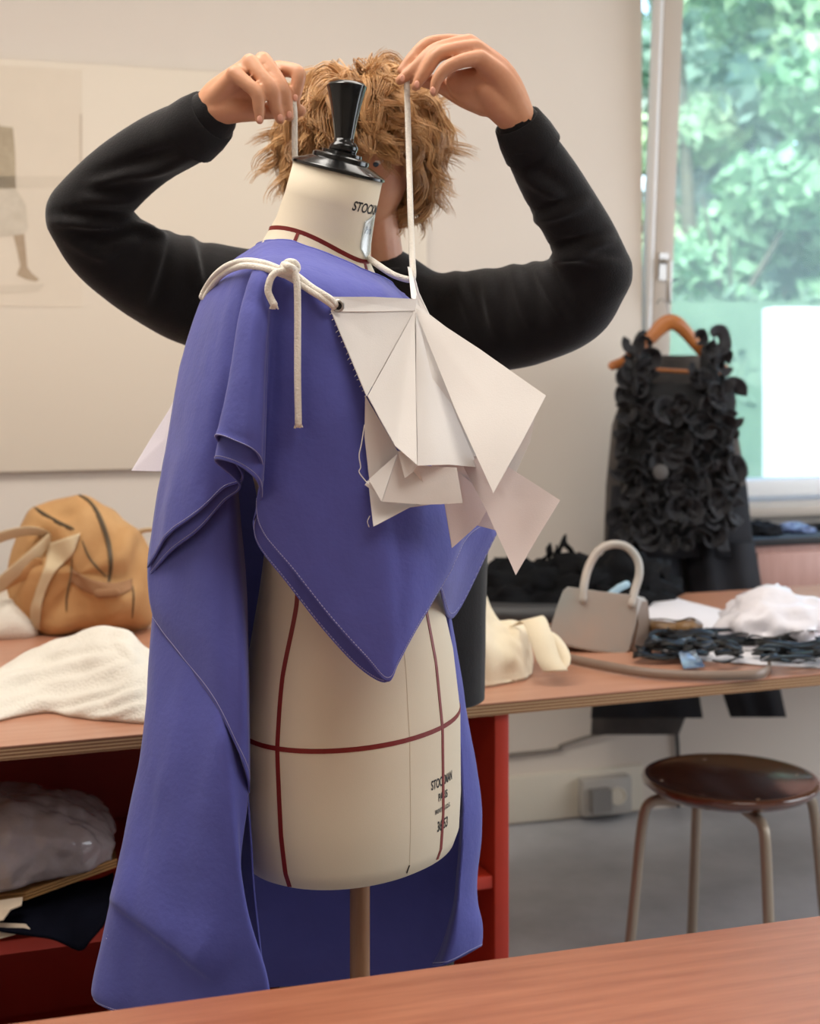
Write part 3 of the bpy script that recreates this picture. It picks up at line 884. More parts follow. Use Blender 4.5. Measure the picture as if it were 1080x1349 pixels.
# ------------------------------------------------------------------ blue cape
M_blue_c = mat('blue_cotton', (82, 85, 163), 0.85, vary=0.09, vscale=9, bump=0.14, bscale=160, sheen=0.15)
M_thread = mat('pale_thread', (176, 174, 208), 0.8)
cape = thing('cape', (-0.07, 1.85, 0.35), 'long blue cotton cape with layered double hems, draped on the dress form', 'cape')
OLC = [
 [(338,322,1.91),(300,349,1.90),(268,388,1.885),(240,480,1.86),(216,610,1.84),(203,690,1.83),(194,748,1.82)],
 [(342,320,1.89),(312,348,1.83),(285,390,1.80),(262,480,1.775),(240,600,1.76),(228,660,1.755),(222,706,1.75)],
 [(346,319,1.87),(322,346,1.775),(300,390,1.742),(285,480,1.722),(270,580,1.712),(265,640,1.708),(262,675,1.706)],
 [(350,318,1.855),(332,346,1.735),(315,390,1.715),(305,480,1.702),(298,560,1.70),(295,610,1.698),(293,645,1.698)],
 [(353,318,1.845),(338,347,1.715),(328,400,1.70),(326,480,1.692),(324,560,1.69),(322,600,1.69),(320,628,1.69)],
 [(357,318,1.835),(338,350,1.69),(318,404,1.664),(303,489,1.645),(290,555,1.635),(286,570,1.632),(284,576,1.63)],
 [(362,318,1.828),(348,350,1.676),(334,404,1.642),(325,489,1.618),(318,555,1.604),(316,575,1.602),(315,583,1.60)],
 [(368,318,1.82),(358,352,1.675),(350,404,1.645),(345,489,1.622),(343,560,1.607),(342,590,1.605),(341,600,1.605)],
 [(375,318,1.815),(366,354,1.68),(357,404,1.662),(351,489,1.652),(348,570,1.645),(346,610,1.643),(345,632,1.642)],
 [(385,319,1.81),(378,358,1.677),(366,420,1.662),(359,510,1.652),(353,590,1.646),(344,645,1.648),(338,668,1.652)],
 [(398,323,1.80),(392,362,1.672),(382,430,1.655),(375,530,1.645),(368,620,1.64),(357,680,1.645),(349,705,1.65)],
 [(415,328,1.79),(412,370,1.67),(407,450,1.65),(404,550,1.64),(400,650,1.635),(392,720,1.635),(386,752,1.635)],
 [(440,338,1.782),(445,385,1.68),(447,480,1.65),(447,580,1.635),(447,700,1.63),(441,780,1.625),(433,812,1.625)],
 [(456,345,1.777),(467,391,1.69),(474,495,1.655),(480,606,1.637),(485,726,1.626),(485,823,1.617),(483,868,1.614)],
 [(465,349,1.775),(480,395,1.70),(490,500,1.66),(498,620,1.64),(506,740,1.625),(510,840,1.615),(510,898,1.61)],
 [(472,353,1.777),(490,396,1.708),(502,500,1.668),(512,617,1.648),(522,728,1.634),(526,826,1.622),(524,874,1.618)],
 [(490,361,1.785),(515,400,1.73),(530,500,1.69),(540,610,1.67),(550,700,1.655),(552,780,1.645),(547,830,1.64)],
 [(510,370,1.82),(540,410,1.775),(560,500,1.745),(575,600,1.725),(585,690,1.705),(588,740,1.695),(581,775,1.69)],
 [(525,383,1.87),(560,420,1.83),(590,500,1.82),(608,600,1.81),(618,660,1.80),(622,680,1.795),(612,715,1.79)],
 [(532,388,1.92),(568,430,1.90),(600,510,1.89),(624,600,1.88),(636,650,1.875),(642,670,1.87),(640,690,1.87)]]
OL = [PA(c) for c in OLC]
hemI = [(195,762),(224,728),(262,698),(294,662),(316,640),(283,607),(313,613),(340,636),(343,664),(334,690),(341,720),(376,766),(426,830),(473,880),(508,899),(519,872),(540,832),(575,772),(597,813),(655,700)]
ILC = []
for k, c in enumerate(OLC):
    dx = 4 if 5 <= k <= 7 else 0
    q = [(x + dx, y + 4, Y + 0.016) for x, y, Y in c[:-1]]
    last = c[-1][2] + (0.010 if k < 17 else 0.004) + (0.135 if k == 18 else 0.07 if k == 19 else 0)
    mid = ((q[-1][0] + hemI[k][0]) / 2, (q[-1][1] + hemI[k][1]) / 2, (q[-1][2] + last) / 2)
    ILC.append(q[:-1] + [mid, (hemI[k][0], hemI[k][1], last)] if k not in (5, 6, 7) else q + [(hemI[k][0], hemI[k][1], last)])
IL = [PA(c) for c in ILC]
Go = wrinkle(sheet(OL, 190, 120), 0.0026, 9, 1, (1, 1, 0.45))
Go = wrinkle(Go, 0.0008, 34, 12, (1, 1, 0.6))
Gi = sheet(IL, 170, 100)
def cloth(nm, G, t=0.0022):
    return mobj(nm, *solid_grid(G, t), M_blue_c, cape)
def stitches(G, row, parent, seg=3, gap=2, flip=1, lo=0.0, hi=1.0, edge=None):
    """a line of running stitches along one row of a cloth grid"""
    N = gnormals(G)
    mb = MB()
    line = G[:, row] if edge is None else G[row, :]
    nn = N[:, row] if edge is None else N[row, :]
    n = 900
    A = crom(line, n); Q = crom(nn, n)
    i = int(lo * n)
    while i + seg < int(hi * n):
        mb.add(tube([A[i] + Q[i] * 0.0013 * flip, A[i + seg] + Q[i + seg] * 0.0013 * flip], 0.00045, 4, round_end=False))
        i += seg + gap
    o = mb.obj('hem_stitching', M_thread, parent)
    o['kind'] = 'stuff'
    return o
def facing(G):
    c = G.shape[0] // 2, G.shape[1] // 2
    n = gnormals(G)[c]
    return -1 if np.dot(n, G[c] - np.array([0, 0, H])) > 0 else 1
o1 = cloth('upper_layer', Go)
stitches(Go, 117, o1, 2, 1, facing(Go))
o2 = cloth('upper_layer', Gi); o2.name = 'under_layer'
stitches(Gi, 97, o2, 2, 1, facing(Gi))
# neckline binding
mb = MB(); mb.add(tube(Go[:, 0], 0.0022, 8)); mb.obj('neckline_binding', M_blue_c, cape)
ML = [PA(c) for c in [
 [(212,640,1.85),(199,710,1.838),(195,745,1.83),(197,785,1.82),(203,816,1.815)],
 [(240,640,1.79),(236,700,1.775),(233,745,1.765),(236,820,1.75),(243,872,1.742)],
 [(270,640,1.745),(268,690,1.735),(269,745,1.72),(275,840,1.70),(283,927,1.69)],
 [(294,630,1.735),(293,690,1.72),(296,760,1.705),(303,880,1.682),(312,986,1.67)],
 [(307,625,1.745),(310,690,1.73),(315,760,1.712),(321,880,1.682),(325,1025,1.675)],
 [(312,625,1.79),(316,690,1.775),(322,760,1.755),(327,880,1.72),(327,1045,1.69)]]]
Gm = wrinkle(sheet(ML, 90, 80), 0.002, 10, 4, (1, 1, 0.4))
o3 = cloth('middle_layer', Gm); stitches(Gm, 77, o3, 2, 1, facing(Gm))
LL = [PA(c) for c in [
 [(318,900,1.71),(321,1000,1.70),(325,1050,1.686),(315,1135,1.668),(323,1205,1.66),(345,1280,1.655),(354,1330,1.655)],
 [(296,890,1.70),(294,950,1.68),(296,990,1.668),(306,1109,1.652),(319,1201,1.645),(341,1280,1.64),(352,1335,1.64)],
 [(276,860,1.715),(263,980,1.69),(258,1050,1.68),(255,1130,1.668),(256,1210,1.66),(264,1300,1.655),(268,1345,1.652)],
 [(240,810,1.765),(216,980,1.735),(202,1080,1.725),(190,1160,1.715),(182,1240,1.712),(180,1310,1.71),(182,1340,1.71)],
 [(206,780,1.83),(190,960,1.81),(172,1060,1.80),(154,1155,1.79),(136,1235,1.788),(121,1300,1.786),(124,1316,1.786)],
 [(232,560,1.90),(220,960,1.94),(212,1060,1.95),(205,1150,1.97),(198,1240,1.98),(195,1290,1.985),(195,1305,1.985)],
 [(330,560,1.95),(340,960,2.02),(344,1060,2.035),(345,1150,2.05),(350,1240,2.06),(350,1270,2.065),(350,1300,2.065)],
 [(450,560,1.98),(470,960,2.045),(478,1060,2.055),(480,1150,2.065),(486,1240,2.07),(490,1270,2.07),(490,1290,2.07)],
 [(540,600,1.97),(580,960,2.02),(588,1060,2.03),(590,1150,2.035),(580,1230,2.04),(575,1262,2.04),(574,1276,2.04)],
 [(592,800,1.95),(613,930,1.965),(636,1065,1.965),(628,1170,1.96),(634,1215,1.96),(635,1232,1.96),(634,1246,1.96)],
 [(588,800,1.915),(602,930,1.92),(612,1060,1.91),(606,1170,1.905),(602,1220,1.90),(596,1250,1.90),(590,1268,1.90)],
 [(586,800,1.935),(596,930,1.94),(604,1060,1.935),(600,1170,1.93),(590,1220,1.93),(580,1252,1.93),(570,1272,1.93)]]]
Gl = sheet(LL, 240, 120)
# soft overhanging crease running down across the side panel, and crumples by the right edge
def seg_d(x, y, x0, y0, x1, y1):
    L = math.hypot(x1 - x0, y1 - y0); t = ((x - x0) * (x1 - x0) + (y - y0) * (y1 - y0)) / L / L
    d = ((x - x0) * (y1 - y0) - (y - y0) * (x1 - x0)) / L
    return t, d
Nl = gnormals(Gl); sgn = 1
for i in range(Gl.shape[0]):
    for j in range(Gl.shape[1]):
        p = Gl[i, j]
        if p[1] > 1.83: continue
        x = 540 + p[0] / p[1] * FPX; y = HOR + (H - p[2]) / p[1] * FPX
        t, d = seg_d(x, y, 146, 1176, 300, 1300)
        if -0.2 < t < 1.1:
            k = math.exp(-(max(d, 0) / 42) ** 2) if d > 0 else math.exp(-(d / 7) ** 2)
            Gl[i, j, 1] -= 0.011 * k * min(1, (t + 0.2) * 4) * min(1, max(0, (0.95 - t) * 4))
Gl = wrinkle(Gl, 0.0034, 7, 6, (1, 1, 0.4))
Gl = wrinkle(Gl, 0.0008, 30, 16, (1, 1, 0.5))
o4 = cloth('lower_layer', Gl); stitches(Gl, 116, o4, 2, 1, 1); 
Gl2 = Gl.copy()
# underlay turned hem in front of the dark opening
UL = [PA(c) for c in [
 [(326,1040,1.70),(331,1110,1.69),(335,1175,1.685),(347,1285,1.68),(352,1330,1.68)],
 [(322,1045,1.72),(322,1110,1.715),(325,1175,1.712),(335,1285,1.71),(338,1330,1.71)],
 [(312,1050,1.76),(312,1110,1.76),(312,1175,1.76),(315,1285,1.76),(316,1330,1.76)]]]
cloth('front_facing', sheet(UL, 24, 50))
# small white thread mark on the blue cloth
mb = MB(); mb.add(stube([P(142, 1232, 1.752), P(150, 1228, 1.748), P(156, 1234, 1.744), P(146, 1240, 1.75), P(140, 1236, 1.753)], 0.0005, sides=5))
mb.add(stube([P(156, 1232, 1.745), P(166, 1230, 1.738), P(176, 1241, 1.727), P(184, 1243, 1.720)], 0.0005, sides=5))
mb.obj('loose_thread', M_thread, cape)

# ------------------------------------------------------------------ white folded pieces and cords
M_white = mat('stiff_white_cotton', (228, 222, 217), 0.8, vary=0.02, vscale=6, bump=0.06, bscale=600)
M_pink = mat('pinkish_white_cotton', (224, 210, 207), 0.8, vary=0.02, vscale=6, bump=0.06, bscale=600)
M_cord = mat('white_cord', (236, 228, 216), 0.8, vary=0.06, vscale=300, bump=0.5, bscale=500)
bib = thing('folded_bib', P(560, 520, 1.68), 'white stiff cotton bib of folded pointed flaps at the front of the cape', 'bib')
def flap(nm, pts, m=M_white, wob=0.004, seed=0, cuts=3):
    return polysheet(nm, [P(*p) for p in pts], m, bib, 0.0011, cuts, wob, seed)
flap('top_band', [(437,391,1.655),(490,391,1.685),(548,394,1.728),(546,410,1.722),(488,411,1.678),(436,411,1.650)], wob=0.001)
flap('flap', [(436,409,1.652),(488,409,1.680),(545,409,1.724),(515,463,1.675),(483,522,1.622),(460,466,1.638)], seed=1, wob=0.002)
flap('under_flap', [(440,402,1.662),(546,400,1.735),(648,478,1.715),(640,600,1.685),(560,606,1.650),(500,530,1.652)], seed=21, wob=0.001)
flap('under_flap', [(550,598,1.640),(640,600,1.672),(650,660,1.69),(600,640,1.678)], seed=22, wob=0.001)
flap('flap', [(546,410,1.724),(484,522,1.622),(520,588,1.600),(549,614,1.588)], seed=2, wob=0.002)
flap('flap', [(547,412,1.726),(549,614,1.590),(590,613,1.625),(629,616,1.66),(588,520,1.69),(552,430,1.722)], seed=3, wob=0.003)
flap('flap', [(546,406,1.728),(632,460,1.685),(719,521,1.640),(688,583,1.615),(650,650,1.590),(600,540,1.655)], seed=4, wob=0.004)
flap('flap', [(481,521,1.632),(520,588,1.632),(527,600,1.632),(503,661,1.622),(487,637,1.625),(480,575,1.630)], seed=5, wob=0.003)
flap('flap', [(524,598,1.615),(549,613,1.612),(601,616,1.628),(609,663,1.620),(560,665,1.610),(503,661,1.602)], seed=6, wob=0.003)
flap('flap', [(524,598,1.616),(503,661,1.601),(486,632,1.618)], seed=7, wob=0.001)
flap('flap', [(524,594,1.603),(556,602,1.603),(544,622,1.598),(533,630,1.597)], seed=17, wob=0.001)
flap('flap', [(485,632,1.626),(503,658,1.622),(560,655,1.626),(588,662,1.63),(540,668,1.618),(492,693,1.604)], seed=8, wob=0.003)
flap('flap', [(581,640,1.66),(597,616,1.665),(626,641,1.675),(646,662,1.68),(630,690,1.67),(595,722,1.652)], M_pink, seed=9)
flap('flap', [(610,614,1.665),(640,596,1.655),(673,618,1.645),(738,660,1.615),(708,708,1.600),(679,757,1.588),(641,672,1.635)], M_pink, seed=10)
flap('flap', [(690,540,1.675),(706,542,1.672),(699,580,1.668),(680,622,1.660),(650,622,1.668)], seed=11)
flap('flap', [(624,691,1.70),(640,664,1.705),(664,690,1.69),(655,699,1.69)], M_pink, seed=12)
flap('loop_tab', [(537,352,1.80),(543,352,1.795),(552,385,1.765),(569,421,1.745),(556,428,1.74),(545,404,1.745),(541,380,1.775)], seed=13, wob=0.002)
flap('loop_tab', [(538,354,1.792),(542,353,1.79),(549,388,1.745),(547,397,1.735),(542,393,1.742)], seed=14, wob=0.001)
# metal grommet in the band
gc = P(446, 403, 1.6515); gn = (Vector((0, 0, H)) - gc).normalized(); gn = (gn + Vector((-0.35, 0, 0))).normalized()
mb = MB(); ring = []
gq = gn.to_track_quat('Z', 'Y')
pts_ = [gc + gn * 0.0012 + gq @ Vector((0.0058 * math.cos(a), 0.0058 * math.sin(a), 0)) for a in np.linspace(0, 2 * PI, 33)]
mb.add(tube(pts_, 0.0017, 8, cap=False)); mb.obj('grommet', M_alu, bib)
mb = MB(); mb.add(lathe([(0.0001, 0.0002), (0.0044, 0.0003), (0.0044, 0.001), (0.0001, 0.001)], 20, Matrix.Translation(gc) @ gq.to_matrix().to_4x4())); mb.obj('grommet_hole', M_dk, bib)
# frayed thread hanging along the edge of the bib
mb = MB(); mb.add(stube([P(480, 560, 1.622), P(476, 585, 1.62), P(473, 600, 1.618), P(475, 615, 1.618), P(473, 622, 1.617), P(481, 633, 1.616), P(486, 638, 1.612)], 0.0006, sides=5))
mb.obj('frayed_thread', M_white, bib); mb = MB(); mb.add(stube([P(487, 680, 1.618), P(484, 687, 1.617), P(486, 694, 1.617)], 0.0005, sides=5)); mb.obj('frayed_thread', M_white, bib)
mb = MB(); r = random.Random(4)
for k in range(16):
    t = k / 15; x = 436 + 46 * t; y = 412 + 108 * t
    mb.add(tube([P(x + 2, y, 1.650 - 0.026 * t), P(x - 1 - 2 * r.random(), y + 2 + 3 * r.random(), 1.650 - 0.024 * t)], 0.0003, 4))
fo = mb.obj('frayed_edge', M_white, bib); fo['kind'] = 'stuff'

bk = thing('back_flap', P(205, 580, 1.93), 'pale folded white cotton flap sticking out behind the back of the cape', 'flap')
polysheet('folded_cotton', [P(244, 500, 1.95), P(222, 541, 1.955), P(198, 578, 1.95), P(173, 620, 1.94), P(205, 621, 1.925), P(240, 621, 1.91), P(250, 560, 1.93)], mat('lilac_white_cotton', (226, 218, 226), 0.8, bump=0.06, bscale=600), bk, 0.0014, 3, 0.003, 4)

sc_ = thing('shoulder_cord', P(380, 352, 1.66), 'white cord tied in a knot over the shoulder of the blue cape, ends hanging', 'cord')
cr = 0.0040
def cordp(nm, pts, rad=cr, parent=sc_):
    mb = MB(); mb.add(stube([P(*p) for p in pts], rad, sides=10)); return mb.obj(nm, M_cord, parent)
cordp('cord_strand', [(266,391,1.873),(271,380,1.865),(282,364,1.82),(300,350,1.755),(322,344,1.71),(348,347,1.672),(372,356,1.662)])
cordp('cord_strand', [(270,393,1.868),(277,380,1.85),(290,364,1.80),(306,354,1.745),(326,350,1.695),(350,354,1.662),(374,362,1.655)])
cordp('cord_strand', [(374,352,1.655),(392,364,1.656),(410,378,1.650),(426,388,1.645),(435,394,1.644),(440,399,1.647),(443,403,1.656),(446,408,1.668)])
cordp('cord_strand', [(370,360,1.652),(388,370,1.650),(408,383,1.645),(424,393,1.643),(434,400,1.644),(439,404,1.650),(443,407,1.660)], 0.0034)
cordp('knot', [(372,353,1.656),(379,346,1.645),(388,347,1.643),(391,354,1.645),(384,359,1.640),(376,356,1.640),(374,349,1.648),(382,352,1.634),(389,357,1.646),(384,362,1.652)], 0.0044)
cordp('cord_tail', [(378,358,1.642),(366,358,1.638),(357,366,1.636),(353,382,1.636),(357,394,1.636),(361,401,1.635)])
cordp('cord_tail', [(387,356,1.640),(391,372,1.636),(392,400,1.634),(392,450,1.632),(392,500,1.628),(393,558,1.625)])
mb = MB(); r = random.Random(5)
for base in ((361, 402, 1.635), (393, 559, 1.625)):
    for k in range(9):
        x, y, Y = base; dx = (k - 4) * 1.1
        mb.add(tube([P(x + dx * 0.7, y - 1, Y), P(x + dx * 1.2, y + 3 + r.random() * 2, Y)], 0.0008, 5))
fo = mb.obj('cord_fringe', M_cord, sc_); fo['kind'] = 'stuff'
nc = thing('neck_cord', P(540, 230, 1.93), 'white neck cord held up by both of the person\'s hands beside the dress form neck', 'cord')
HY = 1.945
cordp('cord_strand', [(386,128,HY),(388,150,HY),(388,180,1.95),(389,215,1.955),(394,250,1.955),(410,290,1.955),(440,325,1.945)], parent=nc)
cordp('cord_strand', [(536,96,HY),(536,114,HY),(537,150,HY),(539,220,1.925),(541,290,1.87),(543,340,1.81),(544,362,1.79),(541,368,1.786),(532,367,1.788),(518,362,1.79),(505,354,1.80),(492,345,1.825),(484,340,1.86),(470,332,1.90),(440,325,1.945)], parent=nc)
# ------------------------------------------------------------------ person
M_skin = mat('skin', (208, 152, 116), 0.5, rgb2=(192, 128, 94), vscale=12, bump=0.05, bscale=220)
M_skin.node_tree.nodes['Principled BSDF'].inputs['Subsurface Weight'].default_value = 0.12
M_skin.node_tree.nodes['Principled BSDF'].inputs['Subsurface Radius'].default_value = (0.012, 0.005, 0.003)
M_sweat = mat('black_knit', (23, 20, 21), 0.9, vary=0.15, vscale=30, bump=0.25, bscale=500, sheen=0.2, spec=0.25)
M_hair = mat('blond_hair', (222, 176, 122), 0.4, rgb2=(176, 128, 80), vscale=26)
M_trou = mat('dark_trousers', (28, 30, 36), 0.9, vary=0.1)
M_shoe = mat('shoe_leather', (30, 28, 28), 0.5)
PX = -0.068; PY = 2.27
per = thing('person', (PX, PY, 0), 'person with curly blond hair in a black sweater, arms raised, holding up a white cord', 'person')
body = MB()
# torso core, legs (under the clothes)
def ell(cx, cy, z, a, b, n=32): return [Vector((cx + a * math.cos(2 * PI * j / n), cy + b * math.sin(2 * PI * j / n), z)) for j in range(n)]
body.add(loft([ell(PX, PY, z, a, b) for z, a, b in ((0.84, .12, .08), (0.9, .155, .10), (1.0, .15, .10), (1.1, .135, .09), (1.25, .155, .095), (1.36, .16, .09), (1.43, .12, .07))]))
for s in (-1, 1):
    body.add(stube([(PX + s * .066, PY, .92), (PX + s * .068, PY - .005, .72), (PX + s * .068, PY, .50), (PX + s * .068, PY + .02, .30), (PX + s * .068, PY + .03, .10)], [.080, .068, .055, .050, .036], sides=16))
    body.add(stube([(PX + s * .068, PY + .05, .05), (PX + s * .072, PY - .03, .045), (PX + s * .076, PY - .13, .035)], [.036, .036, .026], sides=14))
# neck and head
hc = P(478, 207, 2.215)
body.add(stube([P(486, 372, 2.27), P(484, 330, 2.25), P(480, 285, 2.235)], [.062, .053, .052], sides=20))
fdir = Vector((-0.12, -0.95, -0.25)).normalized()         # face turned to the form, looking down a little
hx = Vector((fdir.y, -fdir.x, 0)).normalized() * -1; hz = hx.cross(fdir) * 1
if hz.z < 0: hz = -hz
hxr = fdir.cross(hz)
def HP(x, y, z): return hc + hxr * x + fdir * y + hz * z     # x side, y forward, z up (metres from head centre)
def head_r(d):
    x, y, z = d
    a, b, c = .073, .094, .115
    # cranium egg with narrower jaw
    k = 1.0
    px_, py_, pz_ = x * a, y * b, z * c
    if z < 0:
        px_ *= 1 - 0.20 * (-z) ** 2.0
        py_ = py_ * (1 - 0.12 * (-z)) + (0.012 * (-z) if y > 0 else 0.020 * (-z))
    else:
        py_ -= 0.008 * z
        px_ *= 1 + 0.03 * z
    if y > 0.3:   # flatter face
        py_ *= 1 - 0.06 * (y - 0.3)
    return px_, py_, pz_
bm = bmesh.new(); bmesh.ops.create_icosphere(bm, subdivisions=5, radius=1)
hv = [HP(*head_r(v.co)) for v in bm.verts]; hf = [tuple(v.index for v in f.verts) for f in bm.faces]; bm.free()
body.add((hv, hf))
body.add(stube([HP(0, .088, .020), HP(0, .098, .000), HP(0, .108, -.020), HP(0, .104, -.028)], [.007, .008, .011, .010], sides=12))   # nose
for s in (-1, 1):
    body.add(ball(HP(s * .012, .096, -.026), .008, 2))
    body.add(stube([HP(s * .012, .090, .030), HP(s * .035, .086, .034), HP(s * .056, .068, .026)], [.006, .008, .006], sides=10))       # brow
    body.add(stube([HP(s * .064, -.020, .018), HP(s * .071, -.030, .022), HP(s * .073, -.034, .004), HP(s * .066, -.022, -.026)], [.006, .008, .008, .006], sides=10))  # ear
for s in (-1, 1): body.add(ball(HP(s * .031, .0738, .0100), .0136, 3, (1, 1, .95)))   # upper eyelids
body.add(stube([HP(-.022, .090, -.055), HP(0, .099, -.052), HP(.022, .090, -.055)], [.005, .007, .005], sides=10))
body.add(stube([HP(-.019, .089, -.063), HP(0, .097, -.064), HP(.019, .089, -.063)], [.005, .008, .005], sides=10))
body.add(ball(HP(0, .078, -.096), .022, 2))
# arms: upper arm, forearm, palm, fingers
def limb(pts, rad): body.add(stube([P(*p) for p in pts], rad, sides=18))
limb([(330,400,2.26),(262,378,2.21),(180,332,2.13),(110,285,2.085)], [.050, .042, .036, .030])
limb([(110,285,2.085),(170,232,2.05),(225,190,2.01),(272,154,1.965)], [.030, .029, .027, .0235])
limb([(640,425,2.26),(700,412,2.18),(750,395,2.12),(783,358,2.085)], [.050, .042, .036, .030])
limb([(783,358,2.085),(758,300,2.06),(725,240,2.02),(688,166,1.965)], [.030, .029, .025, .0215])
def finger(pts, rad): body.add(stube([P(*p) for p in pts], rad, n=(len(pts) - 1) * 5 + 1, sides=14))
# hand at the left (its little finger is nearest the camera)
for k in ((312,98,1.925),(330,84,1.94),(348,82,1.957),(366,92,1.974)):
    finger([(268,150,1.965),(290,(k[1]+142)/2+4,(k[2]+1.965)/2),k], [.021,.0165,.0115])
finger([(262,152,1.965),(288,144,1.955),(312,140,1.948)], [.022,.020,.0135])         # heel of the hand
finger([(280,148,1.955),(310,144,1.950),(336,146,1.952)], [.0195,.0185,.0145])
finger([(285,128,1.955),(310,122,1.95),(334,128,1.955)], [.020,.018,.014])
finger([(309,97,1.925),(322,108,1.917),(338,123,1.912),(341,143,1.914),(342,159,1.917)], [.0115,.0098,.0092,.0080,.0058])
finger([(329,82,1.94),(342,98,1.930),(357,117,1.923),(362,140,1.927),(369,158,1.931)], [.0118,.0105,.0100,.0088,.0066])
finger([(346,79,1.957),(360,97,1.946),(372,117,1.937),(377,138,1.939),(381,154,1.941)], [.0118,.0105,.0100,.0088,.0068])
finger([(366,91,1.974),(381,92,1.962),(393,97,1.952),(391,116,1.950),(389,132,1.950)], [.0120,.0105,.0102,.0090,.0068])
finger([(296,146,1.975),(330,146,1.985),(362,146,1.978),(384,147,1.965),(396,146,1.957)], [.018,.0135,.0115,.0105,.0080])
# hand at the right
for k in ((632,78,1.925),(627,64,1.942),(620,58,1.96),(612,60,1.978)):
    finger([(686,160,1.965),(662,(k[1]+150)/2-4,(k[2]+1.965)/2),k], [.022,.019,.0125])
finger([(682,160,1.965),(660,142,1.955),(640,122,1.945)], [.022,.021,.015])
finger([(668,150,1.96),(645,136,1.96),(618,128,1.965),(604,120,1.97)], [.018,.018,.0155,.012])                  # ball of the thumb
finger([(668,138,1.965),(637,110,1.955),(602,107,1.962)], [.021,.0205,.015])
finger([(632,77,1.925),(610,80,1.915),(589,89,1.911),(576,105,1.913),(571,122,1.916)], [.0118,.0098,.0092,.0080,.0058])
finger([(626,63,1.942),(600,66,1.930),(576,73,1.926),(560,95,1.930),(547,114,1.934)], [.0120,.0106,.0100,.0088,.0066])
finger([(618,56,1.96),(594,60,1.946),(570,68,1.940),(547,90,1.940),(527,106,1.942)], [.0120,.0106,.0100,.0090,.0068])
finger([(610,57,1.978),(586,55,1.968),(562,59,1.962),(543,77,1.957),(529,93,1.953)], [.0118,.0105,.0098,.0088,.0066])
finger([(640,138,1.97),(610,128,1.985),(582,113,1.985),(558,105,1.972),(540,103,1.958)], [.017,.0140,.0115,.0105,.0078])
bo = remesh('body', body, M_skin, per, 0.0027, 5, 0.5)
# nails
M_nail = mat('nail', (222, 160, 136), 0.35)
for tip, d in (((342,157,1.909),(0.1, -1)), ((369,155,1.922),(0.3,-1)), ((381,151,1.932),(.2,-1)), ((389,129,1.941),(-.1,-1)), ((570,119,1.909),(-.2,-1)), ((549,111,1.925),(-.5,-1)), ((530,103,1.933),(-.8,-.8))):
    mb = MB(); mb.add(ball(P(*tip), .0036, 2, (1, .30, 1.35))); mb.obj('fingernail', M_nail, per)
# eyes, lips
M_eye = mat('eye_white', (226, 220, 212), 0.2); M_iris = mat('iris', (70, 88, 104), 0.2); M_lip = mat('lips', (176, 98, 86), 0.5)
for s in (-1, 1):
    mb = MB(); mb.add(ball(HP(s * .031, .0735, .008), .0125, 3)); e = mb.obj('eye', M_eye, per)
    mb = MB(); mb.add(ball(HP(s * .031, .0806, .000), .0052, 2)); mb.obj('iris', M_iris, e)
    mb = MB(); mb.add(stube([HP(s * .016, .0935, .036), HP(s * .036, .0925, .040), HP(s * .055, .073, .034)], [.002, .003, .0015], sides=8)); mb.obj('eyebrow', M_hair, per)
mb = MB(); mb.add(stube([HP(-.022, .0935, -.056), HP(0, .1045, -.054), HP(.022, .0935, -.056)], [.002, .0036, .002], sides=8)); mb.add(stube([HP(-.018, .0925, -.063), HP(0, .1035, -.064), HP(.018, .0925, -.063)], [.002, .0042, .002], sides=8)); mb.obj('lips', M_lip, per)

# sweater
sw = MB()
def slv(pts, rad): sw.add(stube([P(*p) for p in pts], rad, sides=24, n=40))
slv([(277,155,1.972),(258,170,1.985),(205,196,2.03),(150,238,2.06),(108,284,2.09)], [.0375, .043, .0455, .049, .053])
slv([(108,284,2.09),(150,330,2.12),(208,366,2.17),(265,388,2.22),(330,402,2.26)], [.053, .063, .072, .080, .085])
slv([(684,164,1.972),(703,202,1.995),(736,258,2.03),(766,312,2.06),(785,360,2.09)], [.031, .038, .0445, .047, .0535])
slv([(785,360,2.09),(748,398,2.13),(694,414,2.18),(640,424,2.23),(600,428,2.26)], [.0535, .067, .076, .080, .083])
sw.add(loft([ell(PX + dx, PY, z, a, b, 40) for z, a, b, dx in ((0.79, .182, .128, 0), (0.86, .184, .13, 0), (1.0, .186, .13, 0), (1.15, .192, .13, 0), (1.28, .20, .13, .0), (1.36, .205, .12, .0), (1.42, .19, .10, .0), (1.455, .15, .085, .005), (1.475, .10, .08, .012), (1.487, .07, .07, .015))]))
sw.add(stube([P(300,400,2.26), P(390,392,2.265), P(486,382,2.265), P(560,412,2.265), P(640,428,2.26)], [.083, .078, .075, .066, .078], sides=24))
so = remesh('sweater', sw, M_sweat, per, 0.006, 10, 0.5)
FOLDS = [  # creases in the sleeves: pixel line, depth range is taken from the sleeve itself, width px, height
 (180, 232, 250, 205, 9, .006), (120, 245, 210, 215, 8, .005), (75, 292, 165, 296, 7, .007), (110, 262, 175, 262, 8, .005), (130, 335, 178, 318, 8, .006), (90, 315, 150, 345, 8, .004),
 (215, 310, 190, 400, 9, .005), (250, 312, 262, 380, 9, .005), (178, 296, 215, 312, 6, .006),
 (690, 230, 740, 262, 9, .005), (705, 290, 770, 270, 8, .006), (722, 345, 800, 318, 8, .007), (735, 330, 815, 350, 8, .005), (640, 362, 655, 440, 9, .005), (675, 352, 700, 430, 9, .005), (705, 350, 745, 420, 8, .005), (600, 362, 625, 430, 8, .004), (672, 200, 715, 190, 8, .004)]
